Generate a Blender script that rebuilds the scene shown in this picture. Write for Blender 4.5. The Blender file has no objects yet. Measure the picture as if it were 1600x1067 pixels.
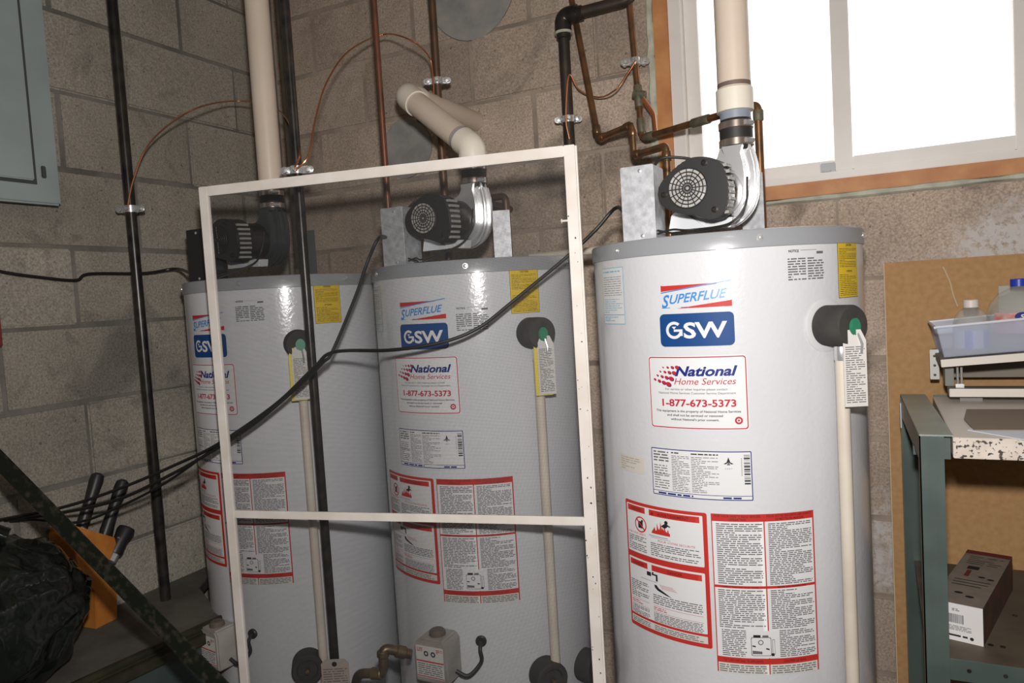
import bpy, bmesh, math, random
from mathutils import Vector, Matrix
random.seed(7)
PI = math.pi
C = bpy.context.scene.collection
scene = bpy.context.scene

# ------------------------------------------------------------------ camera
F = 1153.27
CAM = Vector((1.88342, -2.05027, 1.30))
yaw, pitch, roll = -0.458278, -0.0581065, -0.0605495
FW = Vector((math.sin(yaw)*math.cos(pitch), math.cos(yaw)*math.cos(pitch), math.sin(pitch)))
_r0 = Vector((math.cos(yaw), -math.sin(yaw), 0)); _u0 = _r0.cross(FW)
RT = math.cos(roll)*_r0 + math.sin(roll)*_u0
UP = -math.sin(roll)*_r0 + math.cos(roll)*_u0
cd = bpy.data.cameras.new('camera'); cam = bpy.data.objects.new('camera', cd); C.objects.link(cam)
M = Matrix.Identity(4)
for i in range(3):
    M[i][0] = RT[i]; M[i][1] = UP[i]; M[i][2] = -FW[i]; M[i][3] = CAM[i]
cam.matrix_world = M
cd.sensor_fit = 'HORIZONTAL'; cd.sensor_width = 36; cd.lens = F*36/1600; cd.clip_start = 0.02
scene.camera = cam

# ------------------------------------------------------------------ light
w = bpy.data.worlds.new('sky'); scene.world = w; w.use_nodes = True
w.node_tree.nodes['Background'].inputs[0].default_value = (1.0, 0.99, 0.975, 1)
w.node_tree.nodes['Background'].inputs[1].default_value = 1.9
def area(name, loc, target, size, power, col=(1, 1, 1)):
    l = bpy.data.lights.new(name, 'AREA'); l.shape = 'DISK'; l.size = size; l.energy = power; l.color = col
    o = bpy.data.objects.new(name, l); C.objects.link(o); o.location = loc
    o.rotation_euler = (Vector(target)-Vector(loc)).to_track_quat('-Z', 'Y').to_euler(); return o
area('camera_flash', CAM+UP*0.15+RT*0.01+FW*0.02, (1.30, -0.45, 1.32), 0.055, 24.0, (1.0, 0.965, 0.93))
area('ceiling_fill', (2.2, -2.5, 2.38), (2.0, -2.2, 0), 0.25, 4.0, (1.0, 0.93, 0.84))  # added fill light to lift the dark shadows; no bulb is seen here
vs = scene.view_settings
vs.view_transform = 'Standard'; vs.look = 'None'; vs.exposure = 0.0; vs.gamma = 1.0; vs.use_curve_mapping = False

# ------------------------------------------------------------------ pixel to room helpers
def ray(x, y): return FW + RT*((x-800)/F) - UP*((y-533.5)/F)
def aY(x, y, Y): d = ray(x, y); return CAM + d*((Y-CAM.y)/d.y)
def aX(x, y, X): d = ray(x, y); return CAM + d*((X-CAM.x)/d.x)
def aZ(x, y, Z): d = ray(x, y); return CAM + d*((Z-CAM.z)/d.z)
def aD(x, y, D): return CAM + ray(x, y)*D
def zfor(X, Y, ypx):           # height of the point above (X,Y) seen at image row ypx
    lo, hi = -2.0, 4.0
    for _ in range(40):
        m = (lo+hi)/2; d = Vector((X, Y, m))-CAM
        y = 533.5 - F*d.dot(UP)/d.dot(FW)
        if y > ypx: lo = m
        else: hi = m
    return m

def vz(X, Y, y): return Vector((X, Y, zfor(X, Y, y)))

# ------------------------------------------------------------------ object helpers
def link(name, me, parent=None, loc=None, rot=None):
    o = bpy.data.objects.new(name, me); C.objects.link(o)
    if parent is not None: o.parent = parent
    if loc is not None: o.location = loc
    if rot is not None: o.rotation_euler = rot
    return o
def tag(o, label=None, cat=None, group=None, kind=None):
    if label: o['label'] = label
    if cat: o['category'] = cat
    if group: o['group'] = group
    if kind: o['kind'] = kind
    return o
def thing(name, loc, label, cat, group=None, rz=0):
    return tag(link(name, None, None, loc, (0, 0, rz)), label, cat, group)

class MB:
    def __init__(s): s.v = []; s.f = []; s.m = []
    def add(s, vs_, fs, m=0):
        b = len(s.v); s.v += [Vector(p) for p in vs_]; s.f += [[b+i for i in f] for f in fs]; s.m += [m]*len(fs); return s
    def box(s, lo, hi, m=0, mat=None):
        x0, y0, z0 = lo; x1, y1, z1 = hi
        v = [Vector(p) for p in ((x0,y0,z0),(x1,y0,z0),(x1,y1,z0),(x0,y1,z0),(x0,y0,z1),(x1,y0,z1),(x1,y1,z1),(x0,y1,z1))]
        if mat is not None: v = [mat @ p for p in v]
        return s.add(v, [(0,3,2,1),(4,5,6,7),(0,1,5,4),(1,2,6,5),(2,3,7,6),(3,0,4,7)], m)
    def tube(s, pts, r, n=14, m=0, cap=True):
        pts = [Vector(p) for p in pts]; k = len(pts)
        rr = r if isinstance(r, (list, tuple)) else [r]*k
        t0 = (pts[1]-pts[0]).normalized()
        a = t0.orthogonal().normalized(); b0 = len(s.v); prev = t0
        for i, p in enumerate(pts):
            if i == 0: t = t0
            elif i == k-1: t = (pts[i]-pts[i-1]).normalized()
            else:
                t = (pts[i+1]-pts[i]).normalized()+(pts[i]-pts[i-1]).normalized()
                t = t.normalized() if t.length > 1e-6 else prev
            a = (a - t*a.dot(t)); a = a.normalized() if a.length > 1e-6 else t.orthogonal().normalized()
            bb = t.cross(a); prev = t
            for j in range(n):
                an = 2*PI*j/n; s.v.append(p + (a*math.cos(an)+bb*math.sin(an))*rr[i])
        for i in range(k-1):
            for j in range(n):
                j2 = (j+1) % n
                s.f.append([b0+i*n+j, b0+i*n+j2, b0+(i+1)*n+j2, b0+(i+1)*n+j]); s.m.append(m)
        if cap:
            s.f.append([b0+j for j in range(n)][::-1]); s.m.append(m)
            s.f.append([b0+(k-1)*n+j for j in range(n)]); s.m.append(m)
        return s
    def lathe(s, prof, n=32, m=0, mat=None, closed=False):     # prof: (r,z)
        b0 = len(s.v); k = len(prof)
        for r, z in prof:
            for j in range(n):
                an = 2*PI*j/n; p = Vector((r*math.cos(an), r*math.sin(an), z))
                s.v.append(mat @ p if mat is not None else p)
        for i in range(k-1):
            for j in range(n):
                j2 = (j+1) % n
                s.f.append([b0+i*n+j, b0+i*n+j2, b0+(i+1)*n+j2, b0+(i+1)*n+j]); s.m.append(m)
        if prof[0][0] > 1e-6: s.f.append([b0+j for j in range(n)][::-1]); s.m.append(m)
        if prof[-1][0] > 1e-6: s.f.append([b0+(k-1)*n+j for j in range(n)]); s.m.append(m)
        return s
    def prism(s, outline, w0, w1, mat=None, m=0):   # outline (u,v) extruded along w ; local (u,v,w)
        n = len(outline)
        v = [Vector((u, vv, w0)) for u, vv in outline]+[Vector((u, vv, w1)) for u, vv in outline]
        if mat is not None: v = [mat @ p for p in v]
        fs = [list(range(n))[::-1], list(range(n, 2*n))]+[[i, (i+1) % n, n+(i+1) % n, n+i] for i in range(n)]
        return s.add(v, fs, m)
    def mesh(s, name, mats, bevel=0, smooth=35, seg=2):
        me = bpy.data.meshes.new(name)
        me.from_pydata([tuple(p) for p in s.v], [], s.f)
        if not isinstance(mats, (list, tuple)): mats = [mats]
        for mt in mats: me.materials.append(mt)
        me.polygons.foreach_set('material_index', s.m)
        bm = bmesh.new(); bm.from_mesh(me)
        if not s.__dict__.get('keep'):
            bmesh.ops.recalc_face_normals(bm, faces=bm.faces)
        if bevel:
            ed = [e for e in bm.edges if len(e.link_faces) == 2 and e.calc_face_angle(0) > math.radians(38)]
            bmesh.ops.bevel(bm, geom=ed, offset=bevel, segments=seg, affect='EDGES', clamp_overlap=True)
        bm.to_mesh(me); bm.free()
        if smooth:
            me.polygons.foreach_set('use_smooth', [True]*len(me.polygons))
            me.set_sharp_from_angle(angle=math.radians(smooth))
        return me
    def build(s, name, mats, parent=None, loc=None, rot=None, bevel=0, smooth=35, seg=2):
        return link(name, s.mesh(name, mats, bevel, smooth, seg), parent, loc, rot)

def fillet(pts, r=0.03, n=7):
    pts = [Vector(p) for p in pts]; out = [pts[0]]
    for i in range(1, len(pts)-1):
        a, b, c = pts[i-1], pts[i], pts[i+1]
        d1 = a-b; d2 = c-b; q = min(r, d1.length*.49, d2.length*.49)
        p0 = b+d1.normalized()*q; p2 = b+d2.normalized()*q
        for k in range(n+1):
            t = k/n; out.append(p0*(1-t)**2+b*2*t*(1-t)+p2*t*t)
    out.append(pts[-1]); return out
def spline(pts, n=10):
    pts = [Vector(p) for p in pts]; P = [pts[0]*2-pts[1]]+pts+[pts[-1]*2-pts[-2]]; out = []
    for i in range(1, len(P)-2):
        for k in range(n):
            t = k/n; a, b, c, d = P[i-1], P[i], P[i+1], P[i+2]
            out.append(0.5*((2*b)+(c-a)*t+(2*a-5*b+4*c-d)*t*t+(3*b-a-3*c+d)*t**3))
    out.append(pts[-1]); return out
def frame(origin, zdir, updir=(0, 0, 1)):        # local z along zdir, local y ~ updir
    z = Vector(zdir).normalized(); y = Vector(updir); y = (y-z*y.dot(z)).normalized(); x = y.cross(z)
    m = Matrix.Identity(4)
    for i in range(3): m[i][0] = x[i]; m[i][1] = y[i]; m[i][2] = z[i]; m[i][3] = origin[i]
    return m

# ------------------------------------------------------------------ materials
def mat(name, col, rough=.6, metal=0.0, spec=None, noise=None, bump=None, alpha=None, trans=0, coat=0, coords='Object', col2=None, scale=8, amount=.5, detail=4, contrast=(.35, .65)):
    m = bpy.data.materials.new(name); m.use_nodes = True; nt = m.node_tree; b = nt.nodes['Principled BSDF']
    b.inputs['Base Color'].default_value = (*col, 1); b.inputs['Roughness'].default_value = rough; b.inputs['Metallic'].default_value = metal
    if spec is not None: b.inputs['Specular IOR Level'].default_value = spec
    if trans: b.inputs['Transmission Weight'].default_value = trans
    if coat: b.inputs['Coat Weight'].default_value = coat; b.inputs['Coat Roughness'].default_value = .12
    if alpha is not None: b.inputs['Alpha'].default_value = alpha
    tc = nt.nodes.new('ShaderNodeTexCoord')
    if coords == 'World':
        g = nt.nodes.new('ShaderNodeNewGeometry'); src = g.outputs['Position']
    else: src = tc.outputs['Object']
    if col2 is not None:
        n = nt.nodes.new('ShaderNodeTexNoise'); n.inputs['Scale'].default_value = scale; n.inputs['Detail'].default_value = detail
        nt.links.new(src, n.inputs['Vector'])
        r = nt.nodes.new('ShaderNodeValToRGB'); r.color_ramp.elements[0].position = contrast[0]; r.color_ramp.elements[1].position = contrast[1]
        r.color_ramp.elements[0].color = (*col, 1); r.color_ramp.elements[1].color = (*col2, 1)
        nt.links.new(n.outputs['Fac'], r.inputs['Fac']); nt.links.new(r.outputs['Color'], b.inputs['Base Color'])
    if bump:
        n2 = nt.nodes.new('ShaderNodeTexNoise'); n2.inputs['Scale'].default_value = bump[0]; n2.inputs['Detail'].default_value = 3
        nt.links.new(src, n2.inputs['Vector'])
        bp = nt.nodes.new('ShaderNodeBump'); bp.inputs['Strength'].default_value = bump[1]; bp.inputs['Distance'].default_value = bump[2] if len(bump) > 2 else .002
        nt.links.new(n2.outputs['Fac'], bp.inputs['Height']); nt.links.new(bp.outputs['Normal'], b.inputs['Normal'])
    return m

def block_mat(name, base, dark, light, efflo=False):
    m = bpy.data.materials.new(name); m.use_nodes = True; nt = m.node_tree; N = nt.nodes; L = nt.links; b = N['Principled BSDF']
    b.inputs['Roughness'].default_value = .92; b.inputs['Specular IOR Level'].default_value = .2
    pos = N.new('ShaderNodeNewGeometry').outputs['Position']
    def noise(sc, det=4, rough=.6, dist=0):
        n = N.new('ShaderNodeTexNoise'); n.inputs['Scale'].default_value = sc; n.inputs['Detail'].default_value = det
        n.inputs['Roughness'].default_value = rough; n.inputs['Distortion'].default_value = dist; L.new(pos, n.inputs['Vector']); return n.outputs['Fac']
    def ramp(f, a, c0, d, c1):
        r = N.new('ShaderNodeValToRGB'); r.color_ramp.elements[0].position = a; r.color_ramp.elements[1].position = d
        r.color_ramp.elements[0].color = c0; r.color_ramp.elements[1].color = c1; L.new(f, r.inputs['Fac']); return r.outputs['Color']
    def mix(f, a, c, mode='MIX'):
        x = N.new('ShaderNodeMix'); x.data_type = 'RGBA'; x.blend_type = mode
        if isinstance(f, float): x.inputs[0].default_value = f
        else: L.new(f, x.inputs[0])
        L.new(a, x.inputs[6]) if not isinstance(a, tuple) else setattr(x.inputs[6], 'default_value', a)
        L.new(c, x.inputs[7]) if not isinstance(c, tuple) else setattr(x.inputs[7], 'default_value', c)
        return x.outputs[2]
    W = (1, 1, 1, 1); K = (0, 0, 0, 1)
    c = ramp(noise(2.3, 5), .34, (*dark, 1), .62, (*base, 1))
    c = mix(ramp(noise(5.0, 6, .65, .6), .55, K, .72, (.55, .55, .55, 1)), c, (*light, 1))
    c = mix(ramp(noise(3.4, 3, .5, 1.2), .58, K, .68, (.7, .7, .7, 1)), c, tuple(x*.55 for x in dark)+(1,))
    c = mix(ramp(noise(7.5, 4, .6, 1.8), .60, K, .70, (.5, .5, .5, 1)), c, tuple(x*.62 for x in dark)+(1,))
    c = mix(ramp(noise(1.1, 2, .5, .4), .42, K, .62, (.6, .6, .6, 1)), c, tuple(x*1.05 for x in dark)+(1,))
    c = mix(.55, c, ramp(noise(190, 2, .7), .33, (.45, .45, .45, 1), .66, (1.35, 1.35, 1.35, 1)), 'MULTIPLY')
    # pores
    c = mix(ramp(noise(70, 3, .6), .66, K, .71, (.75, .75, .75, 1)), c, tuple(x*.3 for x in dark)+(1,))
    oi = N.new('ShaderNodeObjectInfo')
    c = mix(.8, c, ramp(oi.outputs['Random'], 0, (.82, .80, .78, 1), 1, (1.1, 1.08, 1.06, 1)), 'MULTIPLY')
    if efflo:
        # salt bloom under the window and low behind the right-hand heater
        sx = N.new('ShaderNodeSeparateXYZ'); L.new(pos, sx.inputs[0])
        def mth(op, a, bb):
            q = N.new('ShaderNodeMath'); q.operation = op
            for i, v in enumerate((a, bb)):
                if isinstance(v, (int, float)): q.inputs[i].default_value = v
                else: L.new(v, q.inputs[i])
            return q.outputs[0]
        # diagonal edge rising to the right:  x + (z-1.35)*-1.2 > 2.0
        a = mth('ADD', sx.outputs['X'], mth('MULTIPLY', mth('SUBTRACT', 1.37, sx.outputs['Z']), 1.5))
        f1 = mth('ADD', mth('MULTIPLY', mth('SUBTRACT', a, 1.995), 9.0), mth('MULTIPLY', mth('SUBTRACT', noise(9, 5, .7, .5), .5), 5.0))
        f1 = mth('MULTIPLY', mth('MINIMUM', mth('MAXIMUM', f1, 0.0), 1.0), mth('GREATER_THAN', sx.outputs['Z'], 1.302))
        d_ = mth('ADD', mth('POWER', mth('MULTIPLY', mth('SUBTRACT', sx.outputs['X'], 1.89), 9.0), 2), mth('POWER', mth('MULTIPLY', mth('SUBTRACT', sx.outputs['Z'], .60), 6.5), 2))
        f2 = mth('ADD', mth('SUBTRACT', 1.0, d_), mth('MULTIPLY', mth('SUBTRACT', noise(14, 5, .7, .5), .5), 4.0))
        f1 = mth('MAXIMUM', f1, mth('MULTIPLY', mth('MINIMUM', mth('MAXIMUM', f2, 0.0), 1.0), mth('GREATER_THAN', sx.outputs['X'], 1.70)))
        holes = ramp(noise(55, 4, .75), .40, (.15, .15, .15, 1), .50, W)
        c = mix(mth('MULTIPLY', f1, mth('MULTIPLY', holes, .85)), c, (.66, .63, .62, 1))
    L.new(c, b.inputs['Base Color'])
    bp = N.new('ShaderNodeBump'); bp.inputs['Strength'].default_value = .55; bp.inputs['Distance'].default_value = .004
    L.new(noise(120, 5, .75), bp.inputs['Height'])
    bp2 = N.new('ShaderNodeBump'); bp2.inputs['Strength'].default_value = .5; bp2.inputs['Distance'].default_value = .012
    L.new(noise(11, 3), bp2.inputs['Height']); L.new(bp.outputs['Normal'], bp2.inputs['Normal']); L.new(bp2.outputs['Normal'], b.inputs['Normal'])
    return m

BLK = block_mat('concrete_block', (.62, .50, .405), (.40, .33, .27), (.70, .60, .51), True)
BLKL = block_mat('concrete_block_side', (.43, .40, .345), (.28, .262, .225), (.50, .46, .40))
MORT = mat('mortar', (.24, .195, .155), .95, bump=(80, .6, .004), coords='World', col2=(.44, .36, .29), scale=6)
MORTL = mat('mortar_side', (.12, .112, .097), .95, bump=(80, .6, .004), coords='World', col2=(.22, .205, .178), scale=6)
CONC = mat('floor_concrete', (.10, .095, .085), .9, bump=(40, .4, .004), coords='World', col2=(.17, .16, .145), scale=4)
CEIL = mat('ceiling_board', (.22, .19, .15), .9, col2=(.28, .24, .19), scale=3)
WHITE = mat('white_enamel', (.64, .65, .675), .20, bump=(120, .34, .0014), coat=.2, col2=(.60, .61, .64), scale=3)
RIM = mat('grey_rim_paint', (.30, .31, .33), .32, bump=(60, .12, .001), coat=.2)
DARKRUB = mat('black_rubber', (.022, .021, .02), .55, bump=(150, .3, .0006))
FOAM = mat('black_foam', (.035, .032, .030), .85, bump=(260, .5, .0008), col2=(.05, .045, .04), scale=30)
BLKPL = mat('black_plastic', (.020, .020, .021), .42, bump=(200, .15, .0004))
ZINC = mat('galvanised_steel', (.40, .41, .43), .48, .35, bump=(240, .35, .0006), col2=(.56, .57, .60), scale=70, detail=2)
STEEL = mat('bright_steel', (.74, .75, .76), .27, .72, bump=(40, .08, .001))
PVC = mat('ivory_pvc', (.68, .57, .47), .35, col2=(.62, .52, .42), scale=6)
PVCW = mat('white_pvc_fitting', (.76, .70, .60), .35)
CPVC = mat('cream_tube', (.66, .60, .51), .4, col2=(.58, .51, .43), scale=8)
COPPER = mat('copper', (.34, .17, .085), .34, .75, col2=(.20, .125, .07), scale=22, contrast=(.4, .62))
COPNEW = mat('bright_copper', (.72, .30, .15), .3, .9)
COPDULL = mat('tarnished_copper', (.20, .115, .07), .45, .7, col2=(.13, .085, .06), scale=14)
VERDI = mat('verdigris_solder', (.10, .115, .075), .6, .35, col2=(.21, .17, .11), scale=60)
IRON = mat('black_iron', (.020, .019, .018), .30, .4, col2=(.05, .042, .036), scale=30)
IRONRUST = mat('rusty_iron', (.07, .05, .038), .5, .4, col2=(.035, .03, .027), scale=18)
BRASS = mat('old_brass', (.24, .18, .11), .45, .8, col2=(.14, .10, .07), scale=25)
CORD = mat('black_cord', (.012, .012, .012), .4)
PAPER = mat('label_paper', (.68, .68, .69), .5)
PAPERO = mat('aged_tag_paper', (.60, .58, .55), .6)
BEIGE = mat('beige_sticker', (.62, .58, .52), .6)
YELLOW = mat('yellow_sticker', (.72, .50, .03), .45)
YTAG = mat('yellow_tag', (.70, .56, .05), .5)
GREEN = mat('green_enamel', (.03, .22, .12), .4)
REDI = mat('red_ink', (.48, .032, .025), .5, spec=.25)
REDL = mat('crimson_ink', (.44, .02, .04), .5, spec=.25)
BLUI = mat('blue_ink', (.008, .055, .20), .5, spec=.2)
LBLU = mat('light_blue_ink', (.04, .22, .55), .4)
NAVY = mat('navy_ink', (.008, .018, .17), .5, spec=.25)
BLKI = mat('black_ink', (.02, .02, .022), .5, spec=.25)
GREYI = mat('grey_ink', (.13, .13, .14), .5, spec=.25)
CYANI = mat('cyan_ink', (.18, .42, .58), .5)
DARKRED = mat('dark_red_ink', (.16, .012, .012), .5)
WOOD = mat('window_wood', (.50, .20, .07), .55, col2=(.62, .29, .11), scale=16)
VINYL = mat('white_vinyl', (.86, .82, .78), .4, col2=(.80, .76, .72), scale=7)
CAULK = mat('pale_caulk', (.58, .58, .47), .8, bump=(60, .7, .004), col2=(.42, .42, .34), scale=25)
ALU = mat('white_painted_aluminium', (.76, .71, .67), .38, col2=(.66, .60, .54), scale=12)
FIBRE = mat('tan_fibreboard', (.42, .235, .095), .75, col2=(.48, .28, .12), scale=70, bump=(300, .2, .0006))
FIBREDGE = mat('fibreboard_edge', (.62, .50, .34), .8)
GREENST = mat('dark_green_steel', (.080, .110, .100), .38, .2, col2=(.11, .145, .13), scale=9, coat=.3)
GREENPL = mat('grey_green_steel_plate', (.26, .30, .27), .4, .2, col2=(.34, .38, .34), scale=12)
LAMW = mat('white_laminate', (.70, .64, .58), .45)
LAMG = mat('grey_laminate', (.22, .22, .20), .6)
PAPW = mat('white_paper', (.66, .70, .78), .6)
PAPB = mat('brown_paper', (.20, .15, .10), .6)
PANEL = mat('grey_painted_panel', (.26, .315, .325), .45, bump=(30, .15, .001), col2=(.33, .385, .385), scale=5)
PANELD = mat('panel_groove', (.05, .058, .06), .6)
KWOOD = mat('knife_block_wood', (.46, .155, .025), .5, col2=(.56, .22, .045), scale=25)
BAG = mat('black_bag_plastic', (.007, .010, .008), .13, bump=(9, .7, .02), spec=.45)
BENCH = mat('grimy_slab', (.075, .07, .062), .8, bump=(90, .4, .002), col2=(.13, .12, .10), scale=9)
BENCHM = mat('dark_metal_edge', (.03, .030, .022), .5, .4, col2=(.06, .055, .03), scale=20)
TEAL = mat('teal_grey_metal', (.045, .065, .065), .5, .2, col2=(.065, .085, .082), scale=6)
BARM = mat('dark_weathered_steel_glints', (.014, .018, .012), .42, .4, col2=(.075, .065, .05), scale=75, contrast=(.5, .75))  # lighter mottle also puts the bar's highlight streak into the colour
PATCH = mat('grey_cement_patch', (.26, .26, .255), .95, bump=(90, .5, .003), coords='World', col2=(.36, .34, .31), scale=12)
CARDR = mat('dark_red_card', (.16, .02, .02), .6)
CARDG = mat('brown_grey_card', (.20, .165, .135), .6, col2=(.24, .20, .165), scale=30)
CARDW = mat('white_card', (.74, .72, .72), .5)
CARDD = mat('dark_card', (.055, .045, .04), .6, col2=(.13, .05, .04), scale=25)
BLUECAP = mat('blue_cap', (.02, .05, .42), .35)
GREYCARD = mat('pale_grey_card', (.40, .40, .34), .7)
def clear(name, col, a, rough=.08):
    m = bpy.data.materials.new(name); m.use_nodes = True; nt = m.node_tree; nt.nodes.clear()
    o = nt.nodes.new('ShaderNodeOutputMaterial'); t = nt.nodes.new('ShaderNodeBsdfTransparent'); t.inputs[0].default_value = (*col, 1)
    g = nt.nodes.new('ShaderNodeBsdfPrincipled'); g.inputs['Base Color'].default_value = (*col, 1); g.inputs['Roughness'].default_value = rough
    mx = nt.nodes.new('ShaderNodeMixShader'); mx.inputs[0].default_value = a
    nt.links.new(t.outputs[0], mx.inputs[1]); nt.links.new(g.outputs[0], mx.inputs[2]); nt.links.new(mx.outputs[0], o.inputs[0]); return m
GLASS = clear('window_glass', (1, 1, 1), .04, .02)
PET = clear('clear_pet', (.90, .90, .88), .20, .04)
BIN = clear('frosted_bin_plastic', (.80, .83, .92), .28, .3)
def screen_mat():
    m = bpy.data.materials.new('insect_screen_weave'); m.use_nodes = True; nt = m.node_tree; nt.nodes.clear()
    o = nt.nodes.new('ShaderNodeOutputMaterial'); t = nt.nodes.new('ShaderNodeBsdfTransparent')
    g = nt.nodes.new('ShaderNodeBsdfPrincipled'); g.inputs['Base Color'].default_value = (.035, .037, .038, 1); g.inputs['Roughness'].default_value = .6
    tc = nt.nodes.new('ShaderNodeTexCoord'); sp = nt.nodes.new('ShaderNodeSeparateXYZ'); nt.links.new(tc.outputs['Object'], sp.inputs[0])
    def thread(out):
        a = nt.nodes.new('ShaderNodeMath'); a.operation = 'MODULO'; a.inputs[1].default_value = .0016; nt.links.new(out, a.inputs[0])
        ab = nt.nodes.new('ShaderNodeMath'); ab.operation = 'ABSOLUTE'; nt.links.new(a.outputs[0], ab.inputs[0])
        b_ = nt.nodes.new('ShaderNodeMath'); b_.operation = 'LESS_THAN'; b_.inputs[1].default_value = .00021; nt.links.new(ab.outputs[0], b_.inputs[0]); return b_.outputs[0]
    mxx = nt.nodes.new('ShaderNodeMath'); mxx.operation = 'MAXIMUM'; nt.links.new(thread(sp.outputs['X']), mxx.inputs[0]); nt.links.new(thread(sp.outputs['Z']), mxx.inputs[1])
    mx = nt.nodes.new('ShaderNodeMixShader'); nt.links.new(mxx.outputs[0], mx.inputs[0])
    nt.links.new(t.outputs[0], mx.inputs[1]); nt.links.new(g.outputs[0], mx.inputs[2]); nt.links.new(mx.outputs[0], o.inputs[0]); return m
SCREEN = screen_mat()
def granite():
    m = mat('speckled_granite_edge', (.60, .52, .45), .45, col2=(.70, .62, .55), scale=30); nt = m.node_tree; b = nt.nodes['Principled BSDF']
    src = b.inputs['Base Color'].links[0].from_socket
    tc = nt.nodes.new('ShaderNodeTexCoord'); n = nt.nodes.new('ShaderNodeTexNoise'); n.inputs['Scale'].default_value = 130; n.inputs['Detail'].default_value = 3
    nt.links.new(tc.outputs['Object'], n.inputs['Vector'])
    r = nt.nodes.new('ShaderNodeValToRGB'); r.color_ramp.elements[0].position = .56; r.color_ramp.elements[1].position = .60; nt.links.new(n.outputs['Fac'], r.inputs['Fac'])
    x = nt.nodes.new('ShaderNodeMix'); x.data_type = 'RGBA'; nt.links.new(r.outputs['Color'], x.inputs[0]); nt.links.new(src, x.inputs[6]); x.inputs[7].default_value = (.05, .045, .04, 1)
    nt.links.new(x.outputs[2], b.inputs['Base Color']); return m
GRAN = granite()

# ------------------------------------------------------------------ room shell
RX, RY, RZ = 3.4, -3.4, 2.46
def struct(o): return tag(o, kind='structure')
H0 = 1.9082 - 9*.2032             # lowest joint line
GAP = .0032
WIN = (1.352, 2.30, 1.502, 2.315)     # opening in wall_back
b = MB()                          # mortar core of the back wall, with the window hole
x0, x1, z0, z1 = WIN
for lo, hi in (((0, 0, 0), (x0, .2, RZ)), ((x1, 0, 0), (RX, .2, RZ)), ((x0, 0, 0), (x1, .2, z0)), ((x0, 0, z1), (x1, .2, RZ))):
    b.box((lo[0], .0032, lo[2]), (hi[0], .2, hi[2]))
wall_back = struct(b.build('wall_back', MORT, smooth=0))
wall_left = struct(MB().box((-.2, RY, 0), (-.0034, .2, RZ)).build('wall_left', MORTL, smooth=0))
struct(MB().box((-.2, RY-.1, -.1), (RX+.1, .2, 0)).build('floor', CONC, smooth=0))
struct(MB().box((-.2, RY-.1, RZ), (RX+.1, .2, RZ+.1)).build('ceiling', CEIL, smooth=0))
struct(MB().box((RX, RY, 0), (RX+.1, .2, RZ)).build('wall_right', BLK, smooth=0))
struct(MB().box((-.2, RY-.1, 0), (RX+.1, RY, RZ)).build('wall_front', BLK, smooth=0))
_bc = {}
def block(axis, a0, a1, zz0, zz1):
    wv = round(a1-a0, 4); h = round(zz1-zz0, 4); key = (axis, wv, h)
    if key not in _bc:
        g = GAP
        m_ = MB()
        if axis == 'x': m_.box((g, 0, g), (wv-g, .03, h-g))
        else: m_.box((-.03, g, g), (0, wv-g, h-g))
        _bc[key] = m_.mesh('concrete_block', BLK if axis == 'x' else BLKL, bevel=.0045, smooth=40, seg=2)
    j = random.uniform(-.0018, .0012)
    if axis == 'x': link('concrete_block', _bc[key], wall_back, (a0, j, zz0))
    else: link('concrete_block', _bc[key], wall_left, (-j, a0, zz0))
jl = aX(117, 440, 0).y            # a vertical joint on the left wall in the course 1.299 to 1.502
for k in range(-1, 12):
    zz0 = max(0, H0+k*.2032); zz1 = min(RZ, H0+(k+1)*.2032)
    if zz1-zz0 < .03: continue
    par = (k-9) % 2               # course starting at 1.908 is k=9
    off = .3838 if par == 0 else .3838-.2032
    xs = sorted({0.0, RX} | {round(off+.4064*j, 4) for j in range(-2, 9) if 0.03 < off+.4064*j < RX-.03})
    for a, c_ in zip(xs, xs[1:]):
        if zz1 > WIN[2]+.01 and zz0 < WIN[3]-.01:
            if c_ <= WIN[0] or a >= WIN[1]: block('x', a, c_, zz0, zz1)
            else:
                if a < WIN[0]-.02: block('x', a, round(WIN[0], 4), zz0, zz1)
                if c_ > WIN[1]+.02: block('x', round(WIN[1], 4), c_, zz0, zz1)
        else: block('x', a, c_, zz0, zz1)
    offl = jl if (k-6) % 2 == 0 else jl+.2032
    ys = sorted({RY, 0.0} | {round(offl+.4064*j, 4) for j in range(-8, 5) if RY+.03 < offl+.4064*j < -.03})
    for a, c_ in zip(ys, ys[1:]): block('y', a, c_, zz0, zz1)
# round cement patches left on the back wall
for px, py, r in ((636, 232, .095), (735, -22, .16)):
    p = aY(px, py, 0); m_ = MB()
    pts = [(r*(1+.025*math.sin(3*a+px))*math.cos(a), r*(1+.025*math.sin(3*a+px))*math.sin(a)) for a in [2*PI*i/48 for i in range(48)]]
    m_.prism(pts, 0, .0022, frame((p.x, -.0005, p.z), (0, -1, 0))); m_.build('cement_patch', PATCH, wall_back, bevel=.002)

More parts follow.
